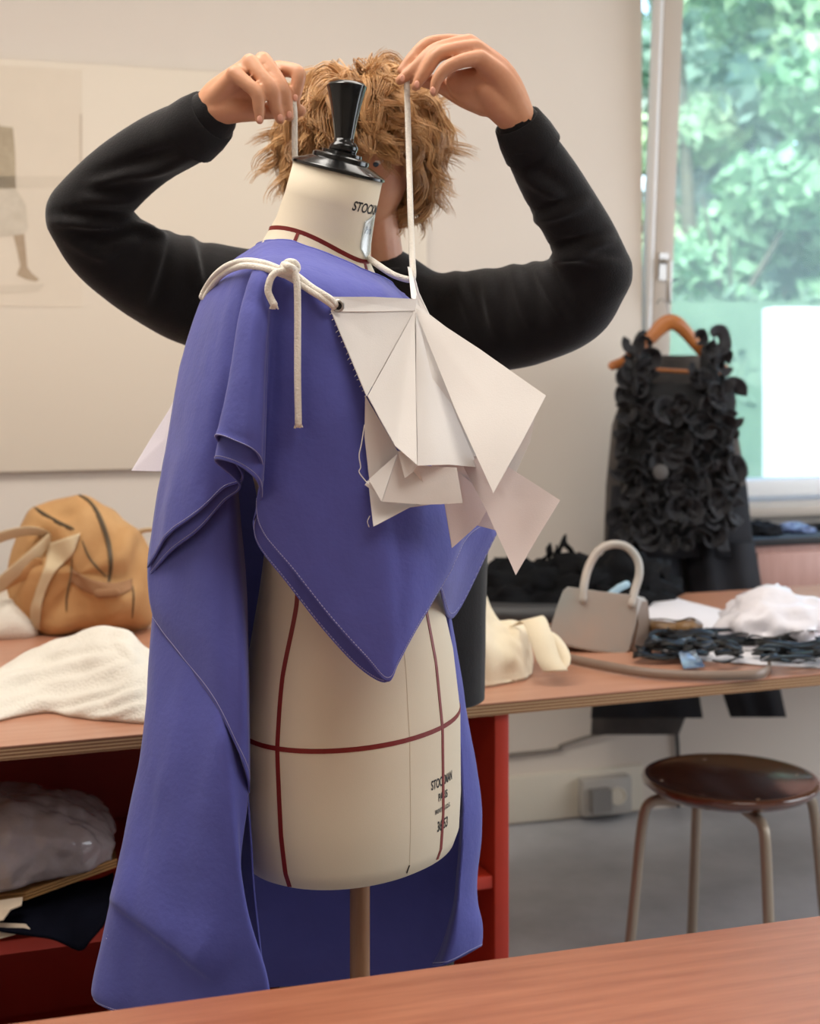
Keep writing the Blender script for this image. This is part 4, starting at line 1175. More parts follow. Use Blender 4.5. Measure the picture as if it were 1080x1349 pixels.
def fold(co, no):
    if no[1] > 0.2: return 0.0
    x = 540 + co[0] / co[1] * FPX; y = HOR + (H - co[2]) / co[1] * FPX
    s = 0.0016 * nz3(co, 14, 2)
    for x0, y0, x1, y1, wd, h in FOLDS:
        t, d = seg_d(x, y, x0, y0, x1, y1)
        if -0.15 < t < 1.15:
            e = math.sin(PI * min(max((t + .15) / 1.3, 0), 1))
            s += 1.7 * h * e * (math.exp(-(d / wd) ** 2) - 0.6 * math.exp(-((d - 1.6 * wd) / wd) ** 2))
    return s
displace(so, fold)
for v_ in so.data.vertices:          # straight lower hem
    if v_.co.z < 0.828: v_.co.z = 0.828
def ribcuff(nm, pts, r0, r1, n=72):
    pts = [P(*p) for p in pts]
    rings = []
    p_, T, U = frames(pts)
    prof_ = [(0, r0 - .003), (0, r0), (.5, (r0 + r1) / 2 + .0015), (1, r1)]
    for t, r_ in prof_:
        c = pts[0].lerp(pts[1], t); b = T[0].cross(U[0])
        rings.append([c + (b * math.cos(2 * PI * j / n) + U[0] * math.sin(2 * PI * j / n)) * (r_ + .0007 * (j % 2)) for j in range(n)])
    mb = MB(); mb.add(loft(rings, cap=False)); return mb.obj(nm, M_sweat, so)
ribcuff('cuff', [(279,153,1.97),(250,176,1.99)], .0385, .0455)
ribcuff('cuff', [(681,159,1.97),(702,197,1.992)], .0320, .0400)
nk = [P(486, 352, 2.258) + Vector((.066 * math.cos(a), .066 * math.sin(a), .004 - .018 * (0.5 - 0.5 * math.sin(a)))) for a in np.linspace(0, 2 * PI, 41)]
mb = MB(); mb.add(tube(nk, 0.009, 10, cap=False)); mb.obj('collar', M_sweat, so)
# trousers and shoes
tr_ = MB()
tr_.add(loft([ell(PX, PY, z, a, b) for z, a, b in ((0.84, .145, .100), (0.9, .155, .108), (0.98, .155, .108))]))
for s in (-1, 1):
    tr_.add(stube([(PX + s * .066, PY, .92), (PX + s * .068, PY - .005, .72), (PX + s * .068, PY, .48), (PX + s * .068, PY + .02, .28), (PX + s * .068, PY + .025, .13)], [.088, .078, .070, .066, .064], sides=20))
remesh('trousers', tr_, M_trou, per, 0.009, 6, 0.5)
for s in (-1, 1):
    mb = MB(); x = PX + s * .071
    mb.add(loft([[Vector((x + a * math.cos(t) * (1 if True else 1), PY - .04 + b * math.sin(t), z)) for t in np.linspace(0, 2 * PI, 28, endpoint=False)] for z, a, b in ((.004, .046, .135), (.022, .048, .138), (.05, .044, .125), (.075, .036, .085))]))
    mb.obj('shoe', M_shoe, per)

# hair: a scalp cap and many curling locks
ha = MB()
bm = bmesh.new(); bmesh.ops.create_icosphere(bm, subdivisions=4, radius=1)
keep = lambda d: d.z > (0.30 if d.y > 0.45 else (-0.05 if d.y > -0.05 else -0.62))
capv, capf, idx = [], [], {}
for f in bm.faces:
    if all(keep(v.co) for v in f.verts):
        q = []
        for v in f.verts:
            if v.index not in idx:
                idx[v.index] = len(capv); x, y, z = head_r(v.co)
                capv.append(HP(x * 1.13, y * 1.10, z * 1.10 + .002))
            q.append(idx[v.index])
        capf.append(tuple(q))
bm.free()
hairo = mobj('hair', capv, capf, M_hair, per)
rr = random.Random(11)
def guide(d, L, curl, flip, shell, n=14):
    x, y, z = head_r(d)
    p = HP(x * 1.05, y * 1.05, z * 1.05)
    out = (p - hc).normalized()
    down = -hz
    tang = down - out * down.dot(out)
    if tang.length < .35 or d.z > .75:
        tang = tang + (hxr * d.x + fdir * (d.y + .15)) * 1.2          # away from the crown
    tang = tang - out * tang.dot(out)
    tang = tang.normalized() if tang.length > .05 else hxr
    side = out.cross(tang)
    v = (out * 0.55 + tang * 0.8 + side * rr.uniform(-.25, .35)).normalized()
    pts = [p]; ph = rr.uniform(0, 6.28); st_ = L / (n - 1); fr_ = rr.uniform(5, 9)
    for i in range(1, n):
        t = i / (n - 1)
        q = pts[-1]
        rel = q - hc
        e = math.sqrt((rel.dot(hxr) / .104) ** 2 + (rel.dot(fdir) / .114) ** 2 + ((rel.dot(hz) - .010) / .116) ** 2) / shell
        o = rel.normalized()
        dn = down - o * down.dot(o)
        side = o.cross(down); side = side.normalized() if side.length > .05 else hxr
        v = v * .62 + dn * .36 + side * curl * (.2 + 1.3 * t * t) * math.cos(ph + t * fr_) + o * (0.45 * curl * (.2 + 1.3 * t * t) * math.sin(ph + t * fr_) + 2.2 * (1.0 - e))
        if t > .6: v += o * flip + side * flip * .5
        v.normalize()
        pts.append(q + v * st_)
    return np.array([list(q) for q in pts])
hv_, hf_ = [], []
nr = np.random.default_rng(4)
cnt = 0
while cnt < 560:
    d = Vector((rr.gauss(0, 1), rr.gauss(0, 1), rr.gauss(0, 1))).normalized()
    if not keep(d): continue
    front = d.y > 0.35
    L = rr.uniform(.065, .098) if front and d.z < .62 else rr.uniform(.12, .18)
    if d.z < -0.2: L *= 0.6
    A = guide(d, L, rr.uniform(.2, .75), rr.choice((0, 0, .4, 1.0, 1.4)), rr.uniform(.90, 1.14))
    _, TT, UU = frames(A)
    TT = np.array([list(t_) for t_ in TT]); UU = np.array([list(t_) for t_ in UU]); BB = np.cross(TT, UU)
    n = len(A); t_ = np.linspace(0, 1, n)
    cnt += 1
    for c in range(17):
        a0 = nr.uniform(0, 2 * PI); sp = nr.uniform(.15, 1) * rr.uniform(.006, .012)
        spread = sp * (1.0 - 0.45 * t_ ** 1.5) * (0.75 + .35 * np.sin(t_ * 3))
        aa = a0 + nr.uniform(-.8, .8) * t_ * 1.5
        stop = 1.0 - nr.uniform(0, .25)
        C = A + (UU * np.cos(aa)[:, None] + BB * np.sin(aa)[:, None]) * spread[:, None] + nr.normal(size=3) * .003 * t_[:, None] ** 2
        C = C[: max(5, int(n * stop))]
        m = len(C); rd = nr.uniform(.00055, .00105) * (1 - 0.8 * np.linspace(0, 1, m) ** 3)
        k0 = len(hv_)
        for i in range(m):
            for k in range(3):
                q = 2 * PI * k / 3
                hv_.append(C[i] + (UU[i] * math.cos(q) + BB[i] * math.sin(q)) * rd[i])
        for i in range(m - 1):
            for k in range(3):
                k2 = (k + 1) % 3
                hf_.append((k0 + i * 3 + k, k0 + i * 3 + k2, k0 + i * 3 + 3 + k2, k0 + i * 3 + 3 + k))
ha.v, ha.f = hv_, hf_
lo = ha.obj('hair_locks', M_hair, hairo); lo['kind'] = 'stuff'
# ------------------------------------------------------------------ things lying on the workbench
def T(px, py, dz=0.0): return on_plane(px, py, BZ + dz)
M_tan = mat('tan_canvas', (198, 156, 106), 0.85, rgb2=(180, 134, 84), vscale=7, bump=0.2, bscale=300)
M_tan2 = mat('light_tan_lining', (204, 184, 150), 0.85, vary=0.06, vscale=8, bump=0.15, bscale=300)
M_zip = mat('dark_zip', (84, 70, 50), 0.6)
bp0 = T(100, 845)
BY = bp0.y + 0.14
pack = thing('backpack', (bp0.x, BY, BZ), 'slouching tan canvas backpack with straps, leaning by the wall on the workbench', 'backpack')
# body: rounded sack traced round its real outline, deepest in the middle
out_ = [(38,842),(80,845),(140,838),(185,830),(203,812),(206,770),(202,735),(188,706),(170,690),(150,672),(134,662),(112,652),(88,655),(62,662),(42,670),(30,690),(20,720),(8,760),(2,790),(12,822)]
cxp, cyp = 104, 755
front, back = [], []
ring_n = 72
oc = crom(np.array(out_ + out_[:1], float), ring_n + 1)[:-1]
rings = []
for k in np.linspace(-1, 1, 25):
    a = math.asin(max(-1, min(1, k)))
    s = math.cos(a) ** 0.55 if abs(k) < .999 else 0.03
    Yk = BY + 0.125 * k
    rings.append([P(cxp + (x - cxp) * s, cyp + (y - cyp) * s + (0 if y < 800 else 0), Yk) for x, y in oc])
mb = MB(); mb.add(loft(rings))
bo_ = mb.obj('sack', M_tan, pack)
PF = [(95, 700, 130, 790, 14, .012), (40, 760, 100, 720, 12, .010), (70, 800, 130, 770, 12, .010), (130, 820, 180, 770, 12, .012), (60, 690, 100, 700, 10, .010), (170, 700, 150, 770, 12, .012), (60, 830, 110, 812, 10, .01), (45, 700, 40, 780, 12, .008)]
def pfold(co, no):
    x = 540 + co[0] / co[1] * FPX; y = HOR + (H - co[2]) / co[1] * FPX
    s = 0.008 * nz3(co, 11, 3) + 0.004 * nz3(co, 26, 4)
    if no[1] < 0.1:
        for x0, y0, x1, y1, wd, h in PF:
            t, d = seg_d(x, y, x0, y0, x1, y1)
            if -0.1 < t < 1.1: s += 1.7 * h * math.sin(PI * min(max((t + .1) / 1.2, 0), 1)) * (math.exp(-(d / wd) ** 2) - .7 * math.exp(-((d - 1.7 * wd) / (wd * .8)) ** 2))
    return s
displace(bo_, pfold)
def ray_front(px, py, dflt):
    o = Vector((0, 0, H)); d = (P(px, py, 1.0) - o).normalized()
    ok, loc, n, _ = bo_.ray_cast(bo_.matrix_world.inverted() @ o, d)
    return (bo_.matrix_world @ loc).y if ok else dflt
bpy.context.view_layer.update()
def onp(pts, lift=0.004):
    r_ = []
    for x, y in pts:
        Y = ray_front(x, y, BY - 0.02)
        r_.append(P(x, y, Y - lift))
    return r_
def patch(nm, la, lb, m, lift=.005, n=26):
    A = crom(np.array(la, float), n); Bq = crom(np.array(lb, float), n)
    G = np.array([[list(p) for p in onp([tuple(A[i] * (1 - t) + Bq[i] * t) for t in np.linspace(0, 1, 9)], lift)] for i in range(n)])
    G[:, 1:-1] = (G[:, :-2] + 2 * G[:, 1:-1] + G[:, 2:]) / 4
    return mobj(nm, *solid_grid(G, .003), m, pack)
def pstrip(nm, pts, wd, m, flat=0.35, lift=0.004):
    mb = MB(); A = crom(np.array(pts, float), 24)
    k_ = np.linspace(0, 1, 24); mb.add(tube(onp(A, lift), list(wd * (0.35 + 0.65 * np.sin(PI * k_) ** 0.4)), 10, flat=flat * .5, up=(0, 1, 0))); return mb.obj(nm, m, pack)
pstrip('zip', [(103,652),(116,660),(127,674),(136,694),(143,718),(146,745),(143,766)], .0055, M_zip)
pstrip('zip', [(44,668),(62,680),(80,690),(97,697)], .0045, M_zip)
pstrip('seam', [(108,712),(116,732),(128,748),(140,760)], .0022, M_zip)
pstrip('seam', [(95,735),(93,760),(88,785),(87,806)], .0018, M_zip)
pstrip('seam', [(175,772),(176,790),(174,815)], .0018, M_zip)
patch('webbing_patch', [(95,750),(112,760),(132,766),(152,768),(174,762)], [(93,766),(110,778),(130,785),(152,786),(174,776)], mat('brown_webbing', (150, 110, 76), 0.8), .003)
mb = MB(); mb.add(tube(onp([(130, 782), (152, 781)], .006), .010, 10, flat=.4, up=(0, 1, 0))); mb.obj('webbing_tab', mat('brown_webbing', (146, 104, 70), 0.8), pack)
patch('lining_flap', [(64,716),(60,742),(48,776),(40,806),(44,828)], [(106,702),(94,732),(72,754),(56,792),(52,832)], M_tan2)
def pfree(nm, pts, wd, m, flat=.25):
    mb = MB(); mb.add(stube([P(*p) for p in pts], wd, sides=14, flat=flat * .6, up=(0, .8, .6))); return mb.obj(nm, m, pack)
pfree('strap', [(-40,730,BY-.12),(-10,712,BY-.13),(20,702,BY-.13),(46,700,BY-.12),(62,708,BY-.10),(66,722,BY-.10)], .014, M_tan2)
pfree('strap', [(-30,800,BY-.10),(0,770,BY-.125),(25,748,BY-.135),(48,728,BY-.13),(64,712,BY-.11)], .015, M_tan2)
pfree('strap', [(-30,792,BY-.08),(5,772,BY-.11),(30,758,BY-.125),(50,740,BY-.13)], .011, M_tan)
pfree('grab_loop', [(176,712,BY),(182,702,BY-.01),(195,698,BY-.01),(210,700,BY),(216,712,BY)], .007, M_tan2, .6)

# white terry garment heaped in front of the backpack
M_terry = mat('cream_terry', (226, 219, 206), 0.95, vary=0.03, vscale=20, bump=0.7, bscale=240, sheen=0.3)
tg = thing('terry_garment', T(110, 930), 'heaped cream-white terry garment on the workbench in front of the backpack', 'garment')
g0 = T(100, 938)
cols = []
top = [(-60,905),(-20,888),(15,870),(50,852),(90,842),(125,828),(150,826),(172,832),(190,852),(215,872),(235,890)]
bot = [(-60,968),(-20,958),(15,948),(55,941),(90,945),(125,950),(150,953),(172,954),(190,955),(215,957),(235,958)]
for (x0, y0), (x1, y1) in zip(top, bot):
    pb = T(x1, y1 - 2)
    yb_ = pb.y
    hgt = (y1 - y0)
    cols.append([P(x1, y1, yb_ + .002), P(x1 * .8 + x0 * .2, y1 - hgt * .10, yb_ - .004), P(x1 * .5 + x0 * .5, y1 - hgt * .45, yb_ + .05), P(x0, y0 + hgt * .12, yb_ + .13), P(x0, y0, yb_ + .19), P(x0, y0 + hgt * .30, yb_ + .29)])
cols = [np.array([list(p) for p in c]) for c in cols]
G = sheet(cols, 130, 80)
TF = [(-30, 912, 150, 862, 6, .016), (-20, 930, 175, 874, 5.5, .018), (20, 938, 192, 894, 5.5, .018), (75, 943, 196, 912, 5, .014), (115, 949, 196, 931, 4, .010), (10, 888, 135, 840, 7, .012), (150, 838, 188, 878, 6, .012), (60, 868, 150, 846, 5, .010)]
N_ = gnormals(G); sg = facing(G)
for i in range(G.shape[0]):
    for j in range(G.shape[1]):
        p = G[i, j]; x = 540 + p[0] / p[1] * FPX; y = HOR + (H - p[2]) / p[1] * FPX; s = .012 * nz3(p, 9, 7) + .006 * nz3(p, 19, 3)
        for x0, y0, x1, y1, wd, h in TF:
            t, d = seg_d(x, y, x0, y0, x1, y1)
            if -.1 < t < 1.1: s += .62 * h * (.6 + .8 * nz3(p, 12, x0)) * math.sin(PI * min(max((t + .1) / 1.2, 0), 1)) * (math.exp(-((d + 5 * nz3(p, 10, y0)) / wd) ** 2) - .15 * math.exp(-((d + 1.6 * wd) / wd) ** 2))
        q = p + N_[i, j] * s * sg
        if q[2] < BZ + .003: q[2] = BZ + .003
        G[i, j] = q
mobj('garment_cloth', *solid_grid(G, .004), M_terry, tg)
mb = MB(); mb.add(stube([P(142,872,g0.y+.06), P(147,880,g0.y+.05), P(150,886,g0.y+.055)], .0022, sides=6)); mb.obj('label_tab', M_white, tg)
tb = (T(10, 838) - BO); 
def Bs(p): q = Vector(p) - BO; return q.dot(BT), q.dot(BN)
s_, d_ = Bs(T(-10, 838))
pile('white_cloth', (s_ + .01, d_ + .02, BZ), (.125, .07, .085), M_terry, 'small white cloth bundle at the left frame edge beside the backpack', 'cloth', 31, fr=B, amp=.22, sc=1.8)

# ---- right half of the bench
M_tote = mat('cream_canvas_tote', (222, 206, 178), 0.85, vary=0.04, vscale=10, bump=0.2, bscale=300)
tote = thing('tote_bag', T(680, 885), 'crumpled cream canvas tote bag lying on the workbench left of the handbag', 'bag')
yt = T(660, 902).y
cols = [PA(c) for c in [
 [(600,905,yt-.03),(600,840,yt-.0),(604,790,yt+.08),(606,775,yt+.14),(600,800,yt+.25)],
 [(636,906,yt-.03),(634,850,yt-.01),(630,800,yt+.07),(630,776,yt+.13),(628,800,yt+.26)],
 [(660,903,yt-.01),(655,850,yt+.02),(646,815,yt+.08),(640,790,yt+.14),(640,810,yt+.26)],
 [(684,900,yt+.02),(680,862,yt+.03),(668,832,yt+.08),(656,818,yt+.14),(655,826,yt+.25)],
 [(694,892,yt+.06),(692,866,yt+.07),(684,834,yt+.09),(676,820,yt+.15),(672,828,yt+.25)],
 [(700,880,yt+.12),(700,860,yt+.13),(697,838,yt+.15),(692,828,yt+.18),(690,836,yt+.25)]]]
G = wrinkle(sheet(cols, 60, 50), .009, 15, 13)
G[:, :, 2] = np.maximum(G[:, :, 2], BZ + .003)
mobj('bag_cloth', *solid_grid(G, .003), M_tote, tote)
def ribbon(nm, pts, wd, t, m, parent, n=40, up=None, twist=None):
    """flat band following pts: (point, direction across) pairs"""
    A = crom(np.array([list(p[0]) for p in pts], float), n); D = crom(np.array([list(p[1]) for p in pts], float), n)
    D = D / np.linalg.norm(D, axis=1, keepdims=True)
    G = np.stack([A - D * wd / 2, A, A + D * wd / 2], axis=1)
    return mobj(nm, *solid_grid(G, t), m, parent)
ribbon('handle', [(P(686,822,yt+.10),(1,.1,.2)), (P(702,816,yt+.09),(1,.2,.2)), (P(712,838,yt+.04),(1,.1,0)), (P(722,868,yt-.0),(1,0,0)), (P(732,884,yt-.02),(1,-.2,.1))], .044, .003, M_tote, tote)
ribbon('handle', [(P(732,884,yt-.02),(1,-.2,.1)), (P(741,876,yt+.0),(.8,-.3,.4)), (P(738,858,yt+.05),(1,.1,.2)), (P(722,838,yt+.12),(1,.2,.2)), (P(700,832,yt+.17),(1,.1,.2))], .030, .003, M_tote, tote)

# grey-beige handbag
M_hbag = mat('taupe_leather', (184, 164, 150), 0.36, rgb2=(158, 164, 162), vscale=4, bump=0.08, bscale=250)
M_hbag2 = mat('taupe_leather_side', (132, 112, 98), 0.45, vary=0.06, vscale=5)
hy0 = T(790, 858).y
hbag = thing('handbag', T(790, 858), 'small taupe leather handbag with rounded top handle standing on the workbench', 'handbag')
fr_ = [(724,838),(735,798),(748,774),(790,780),(840,785),(836,820),(828,860),(776,854),(735,846)]
dep = .11
def hb_ring(f, Y, k):    # k shrinks towards the front face rim
    cx_, cy_ = 785, 818
    return [P(cx_ + (x - cx_) * k, cy_ + (y - cy_) * k, Y) for x, y in f]
fo_ = [(722,838),(725,826),(734,798),(742,778),(748,773),(790,779),(836,784),(841,788),(838,820),(829,856),(824,861),(776,855),(736,848),(726,844)]
side = [(748,832),(750,822),(757,796),(764,780),(768,776),(800,781),(848,787),(852,791),(854,815),(851,852),(848,858),(800,852),(758,845),(750,840)]
back_ = [(x, y) for x, y in side]
mb = MB(); mb.add(loft([hb_ring(fo_, hy0 - .012, .985), hb_ring(fo_, hy0 - .006, 1.0), [P(a + (b - a) * .25, c + (d - c) * .25, hy0 + .02) for (a, c), (b, d) in zip(fo_, side)], [P(a + (b - a) * .85, c + (d - c) * .85, hy0 + dep * .85) for (a, c), (b, d) in zip(fo_, side)], [P(x, y, hy0 + dep) for x, y in side]]))
mb.obj('bag_body', M_hbag, hbag, angle=50)
mb = MB(); V = [(830,792,hy0+.01),(846,792,hy0+.075),(849,820,hy0+.08),(847,854,hy0+.08),(827,857,hy0+.005),(834,822,hy0+.0)]
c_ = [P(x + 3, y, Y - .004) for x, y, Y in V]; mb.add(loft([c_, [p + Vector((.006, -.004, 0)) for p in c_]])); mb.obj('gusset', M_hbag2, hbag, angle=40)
mb = MB(); mb.add(stube([P(768,790,hy0-.012), P(769,772,hy0-.004), P(776,745,hy0+.012), P(790,724,hy0+.02), P(808,717,hy0+.025), P(826,721,hy0+.025), P(839,736,hy0+.02), P(842,756,hy0+.012), P(836,778,hy0), P(832,796,hy0-.012)], .0085, sides=12)); mb.obj('handle', M_hbag, hbag)
mb = MB(); mb.add(stube([P(728,846,hy0-.013), P(776,856,hy0-.013), P(826,862,hy0-.013)], .003, sides=8)); mb.obj('base_piping', M_hbag2, hbag)
mb = MB(); mb.add(ball(P(846,802,hy0+.05), .007, 2)); mb.obj('clasp', mat('brass', (190, 140, 70), 0.3, metal=1), hbag)
st_ = [(724,842),(730,858),(745,866),(790,876),(850,886),(910,890),(960,890),(1000,888),(1014,880),(1012,874)]
ribbon('shoulder_strap', [(T(x, y, .012) , (0.05, .25, 1)) for x, y in st_], .018, .003, M_hbag2, hbag, 60)
bt = MB(); bt.add(tube([P(803,784,hy0+.05), P(816,774,hy0+.055), P(825,770,hy0+.06)], .008, 12)); tag(bt.obj('spray_tube', mat('pale_blue_plastic', (170, 205, 225), 0.2)), 'pale blue plastic tube poking out of the handbag', 'tube')

# black ruffle heap behind the handbag
def shred(name, spec, m, label, cat, seed, n=26):
    """heap of crumpled cloth strips; spec = list of (px, py, lift) anchor points on the bench"""
    r = random.Random(seed)
    root = thing(name, T(*spec[len(spec) // 2][:2]), label, cat)
    for k in range(n):
        a = spec[r.randrange(len(spec))]
        c = T(a[0] + r.uniform(-18, 18), a[1] + r.uniform(-6, 6)); z = r.uniform(.006, a[2])
        ang = r.uniform(0, PI); L = r.uniform(.07, .15)
        pts = []
        for q in range(7):
            t = q / 6 - .5
            p = c + Vector((math.cos(ang) * L * t, math.sin(ang) * L * t * .8, 0)); p.z = BZ + .008 + z * (1 - abs(t) * 1.2) + .012 * abs(math.sin(q * 1.9 + k)); p.z = max(p.z, BZ + .006)
            pts.append((p + Vector((r.uniform(-.01, .01), r.uniform(-.01, .01), 0)), (r.uniform(-.6, .6), r.uniform(-1, 1), r.uniform(.1, .8))))
        ribbon('ruffle', pts, r.uniform(.02, .05), .002, m, root, 20)
    return root
M_ruf = mat('charcoal_cloth', (11, 11, 13), 0.75, vary=0.35, vscale=20, bump=0.4, bscale=60, spec=0.12)
s0, d0 = Bs(T(712, 803))
pile('black_fabric_heap', (s0, d0 + .02, BZ), (.23, .09, .085), M_ruf, 'dark crumpled black fabric heap behind the tote bag on the workbench', 'fabric', 41, fr=B, amp=.6, sc=3.6)
s0, d0 = Bs(T(812, 800))
pile('black_fabric_heap', (s0, d0 + .05, BZ), (.17, .08, .10), M_ruf, 'dark crumpled black fabric heap directly behind the taupe handbag', 'fabric', 47, fr=B, amp=.5, sc=3.2)
shred('ruffle_strips', [(645,800,.10),(680,795,.11),(715,790,.12),(748,790,.15),(700,800,.09),(800,790,.12),(840,790,.10)], M_ruf, 'tangle of black ruffled strips on top of the dark fabric heaps behind the handbag', 'strips', 5, 60)
ribbon_root = thing('black_belt', T(700, 812), 'wide dark belt lying flat on the workbench beside the handbag', 'belt')
ribbon('belt_strap', [(T(640,806,.030),(.0,.5,1)), (T(690,808,.030),(0,.5,1)), (T(740,808,.030),(0,.5,1)), (T(790,806,.030),(0,.5,1))], .045, .005, M_dk, ribbon_root)
cw = pile('cream_scrap', (*Bs(T(727, 797)), BZ), (.035, .03, .025), M_tote, 'small cream fabric scrap between the dark belt and the black heap', 'scrap', 51, fr=B)

# white paper and crumpled film
M_wp = mat('white_paper', (226, 222, 226), 0.7, vary=0.02)
wp = thing('paper_sheet', T(920, 825), 'large white paper sheet lying on the workbench under the black straps', 'paper')
polysheet('paper', [T(868,779,.010), T(905,792,.006), T(960,806,.003), T(1030,822,.003), T(1100,845,.003), T(1100,880,.003), T(1000,875,.003), T(900,868,.003), T(852,850,.003), T(846,815,.004)], M_wp, wp, .0012, 3, .003, 3)
M_film = mat('crumpled_film', (226, 222, 228), 0.25, vary=0.06, vscale=14, bump=0.6, bscale=25)
s0, d0 = Bs(T(1035, 846))
pile('plastic_film', (s0, d0 + .03, BZ + .006), (.125, .12, .085), M_film, 'crumpled translucent white plastic film heaped on the paper at the right', 'film', 61, fr=B, amp=.26, sc=2.2)
M_amb = mat('amber_organza', (150, 116, 76), 0.4, rgb2=(96, 66, 38), vscale=12)
or_ = thing('organza_roll', T(885, 832), 'rolled brown sheer organza strip on the paper beside the handbag', 'fabric')
A = [T(854,826,.03), T(872,828,.032), T(892,829,.03), T(908,828,.034), T(914,824,.034)]
mb = MB(); mb.add(stube(A, [.018,.022,.021,.024,.018], sides=14, flat=.8)); o = mb.obj('roll', M_amb, or_); displace(o, lambda c, n: .004 * nz3(c, 40, 2))
ribbon('dark_edge', [(A[0] + Vector((0, -.01, .018)), (0, 1, .2)), (A[1] + Vector((0, -.012, .022)), (0, 1, .2)), (A[2] + Vector((0, -.012, .020)), (0, 1, .2)), (A[3] + Vector((0, -.012, .024)), (0, 1, .2)), (A[4] + Vector((.004, -.012, .01)), (0, 1, .2)), (A[4] + Vector((.0, -.014, -.016)), (0, 1, .2)), (A[2] + Vector((0, -.02, -.018)), (0, 1, .2))], .004, .002, M_zip, or_)
# black strap tangle
M_str = mat('black_satin_strap', (10, 10, 12), 0.4, vary=0.2, vscale=20, spec=0.3)
hs = thing('strap_harness', T(980, 868), 'tangle of shiny black straps on the workbench right of the handbag', 'harness')
r = random.Random(21)
for k in range(42):
    cx_ = r.uniform(868, 1085); cy_ = 862 + (cx_ - 868) * .06 + r.uniform(-14, 14)
    c = T(cx_, cy_); R1 = r.uniform(.025, .075); R2 = r.uniform(.015, .04); ph = r.uniform(0, 6.28); ar = r.uniform(2.2, 5.5); tilt = r.uniform(-.5, .5)
    pts = []
    for q in range(8):
        t = ph + ar * q / 7
        p = c + BT * (R1 * math.cos(t)) + BN * (R2 * math.sin(t) + tilt * R1 * math.cos(t) * .4)
        p.z = BZ + .012 + .012 * (k % 4) * .6 + .008 * abs(math.sin(t * 1.7 + k))
        up_ = (r.uniform(-.3, .3), .9, r.uniform(-.4, .9))
        pts.append((p, up_))
    ribbon('strap', pts, r.uniform(.010, .022), .0014, M_str, hs, 22)
pk = thing('foil_wrapper', T(912, 868), 'shiny blue and white foil wrapper among the black straps', 'wrapper')
M_foil = mat('foil', (190, 215, 235), 0.15, rgb2=(60, 84, 130), vscale=30, metal=.4)
polysheet('wrapper', [T(890,842,.03), T(910,840,.034), T(918,862,.028), T(927,876,.018), T(900,879,.016), T(894,860,.024)], M_foil, pk, .002, 3, .006, 5)

# ------------------------------------------------------------------ ruffled top and trousers on a hanger
GY = 4.10
hang = thing('clothes_hanger', P(890, 440, GY), 'wooden coat hanger hooked on the window sash, carrying the ruffled top', 'hanger')
M_hw = mat('hanger_wood', (186, 116, 58), 0.4, rgb2=(160, 94, 44), vscale=6)
mb = MB(); mb.add(stube([P(806,482,GY-.06), P(826,474,GY-.04), P(856,446,GY-.01), P(874,428,GY), P(888,425,GY), P(902,436,GY+.01), P(930,468,GY+.04), P(955,486,GY+.06)], [.012,.016,.018,.022,.022,.019,.016,.012], sides=14, flat=.55, up=(0, 1, 0))); mb.obj('hanger_arms', M_hw, hang)
mb = MB(); mb.add(tube([P(818,484,GY-.05), P(880,488,GY), P(948,492,GY+.05)], .006, 10)); mb.obj('trouser_bar', M_hw, hang)
mb = MB(); mb.add(stube([P(881,426,GY), P(881,410,GY), P(877,398,GY), P(870,394,GY+.03), P(865,400,GY+.06)], .0025, sides=8)); mb.obj('hook', M_alu, hang)
tp = thing('ruffled_top', P(880, 590, GY), 'sleeveless black top covered in curled ruffle petals, hanging by the window', 'top')
M_pet = mat('black_ruffle', (50, 50, 54), 0.6, rgb2=(15, 15, 19), vscale=16, bump=0.2, bscale=200, sheen=0.1, spec=0.3)
M_top_ = mat('black_jersey', (20, 20, 23), 0.85, vary=0.2, vscale=12)
ringsT = []
for py, xl, xr in ((445, 822, 846), (505, 818, 966), (530, 815, 970), (560, 812, 966), (620, 815, 968), (680, 820, 966), (715, 826, 960)):
    n = 40; a = (xr - xl) / 2; cx_ = (xl + xr) / 2
    ringsT.append([P(cx_ + a * math.cos(t), py, GY + .07 * math.sin(t)) for t in np.linspace(0, 2 * PI, n, endpoint=False)])
mb = MB(); mb.add(loft(ringsT[1:])); mb.obj('top_cloth', M_top_, tp)
mb = MB(); mb.add(stube([P(836,512,GY-.075), P(836,480,GY-.05), P(838,452,GY-.02), P(846,448,GY+.02), P(850,478,GY+.05), P(850,512,GY+.06)], .026, sides=12, flat=.4)); mb.obj('shoulder_strap', M_top_, tp); mb = MB(); mb.add(stube([P(938,512,GY-.065), P(934,485,GY-.03), P(936,462,GY), P(944,462,GY+.03), P(948,484,GY+.06), P(948,512,GY+.065)], .026, sides=12, flat=.4)); mb.obj('shoulder_strap', M_top_, tp)
r = random.Random(9)
pn = 0
pts_sp = []
tries = 0
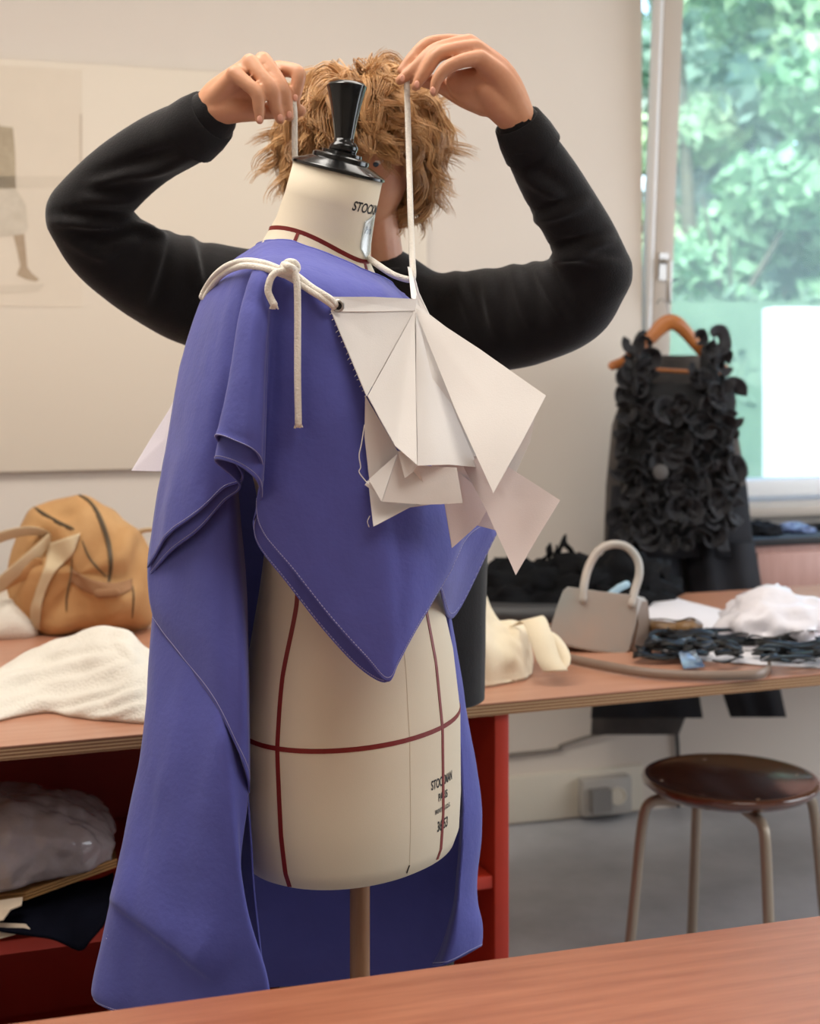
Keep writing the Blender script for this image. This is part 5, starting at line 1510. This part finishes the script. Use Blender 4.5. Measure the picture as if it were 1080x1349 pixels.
while pn < 120 and tries < 6000:
    tries += 1
    py = r.uniform(446, 712); px = r.uniform(822, 962)
    if py < 522 and 856 < px < 916: continue
    if py < 505 and px > 952: continue
    if any((px - a) ** 2 + (py - b_) ** 2 < 150 for a, b_ in pts_sp): continue
    pts_sp.append((px, py))
    k = (px - 892) / 76
    Y0 = GY - .07 * math.sqrt(max(0, 1 - min(1, k * k))) - .012
    c = P(px, py, Y0); rad = r.uniform(.022, .042)
    nrm = Vector((k * .8 + r.uniform(-.6, .6), -1, r.uniform(-.7, .5))).normalized()
    q = nrm.to_track_quat('Z', 'Y'); ph = r.uniform(0, 6.28); ar = r.uniform(3.2, 5.6); cup = r.uniform(.010, .026)
    G = []
    for i in range(15):
        t = ph + ar * i / 14; row = []
        for s in (0.25, 0.6, 0.85, 1.0):
            wv = .004 * math.sin(3 * t + ph)
            row.append(list(c + q @ Vector((rad * s * math.cos(t), rad * s * math.sin(t), cup * s * s * 1.2 + wv * s + .01 * (i / 14)))))
        G.append(row)
    mobj('ruffle_petal', *solid_grid(np.array(G), .0018), M_pet, tp)
    pn += 1
mb = MB(); mb.add(lathe([(.0001, 0), (.020, 0), (.021, .002), (.019, .004), (.0001, .004)], 24, Matrix.Translation(P(870, 622, GY - .115)) @ Matrix.Rotation(PI / 2, 4, 'X')))
mb.obj('flat_disc', mat('grey_felt', (84, 82, 82), 0.9), tp)
trs = thing('hanging_trousers', P(890, 800, GY), 'wide dark charcoal trousers hanging below the ruffled top behind the bench', 'trousers')
M_tr2 = mat('charcoal_wool', (26, 27, 34), 0.9, rgb2=(20, 20, 27), vscale=4)
M_tr3 = mat('faded_black_denim', (96, 90, 86), 0.9, rgb2=(62, 58, 58), vscale=5)
def legc(nm, rows, m, dY, th):
    rg = []
    for py, xl, xr in rows:
        a = (xr - xl) / 2; cx_ = (xl + xr) / 2
        rg.append([P(cx_ + a * math.cos(t), py, GY + dY + th * math.sin(t) + .012 * math.sin(3 * math.cos(t) * 2.2 + dY * 30)) for t in np.linspace(0, 2 * PI, 36, endpoint=False)])
    mb = MB(); mb.add(loft(rg)); return mb.obj(nm, m, trs)
legc('waist', [(640, 806, 984), (700, 800, 990), (735, 796, 996)], M_tr2, .03, .05)
legc('leg', [(720, 800, 896), (800, 792, 905), (880, 784, 915), (946, 778, 926)], M_tr2, .03, .05)
legc('leg', [(715, 900, 994), (800, 912, 1008), (880, 940, 1022), (945, 962, 1036)], M_tr2, .03, .05)
slk = thing('grey_garment', P(850, 800, GY + .12), 'faded grey-black denim garment hanging behind the dark trousers', 'garment')
rg = []
for py, xl, xr in ((468, 845, 926), (500, 826, 950), (560, 806, 970), (640, 798, 984), (720, 795, 975), (800, 792, 955), (900, 782, 920), (968, 778, 894)):
    a = (xr - xl) / 2; cx_ = (xl + xr) / 2
    rg.append([P(cx_ + a * math.cos(t), py, GY + .125 + .025 * math.sin(t)) for t in np.linspace(0, 2 * PI, 32, endpoint=False)])
mb = MB(); mb.add(loft(rg)); mb.obj('garment_cloth', M_tr3, slk)
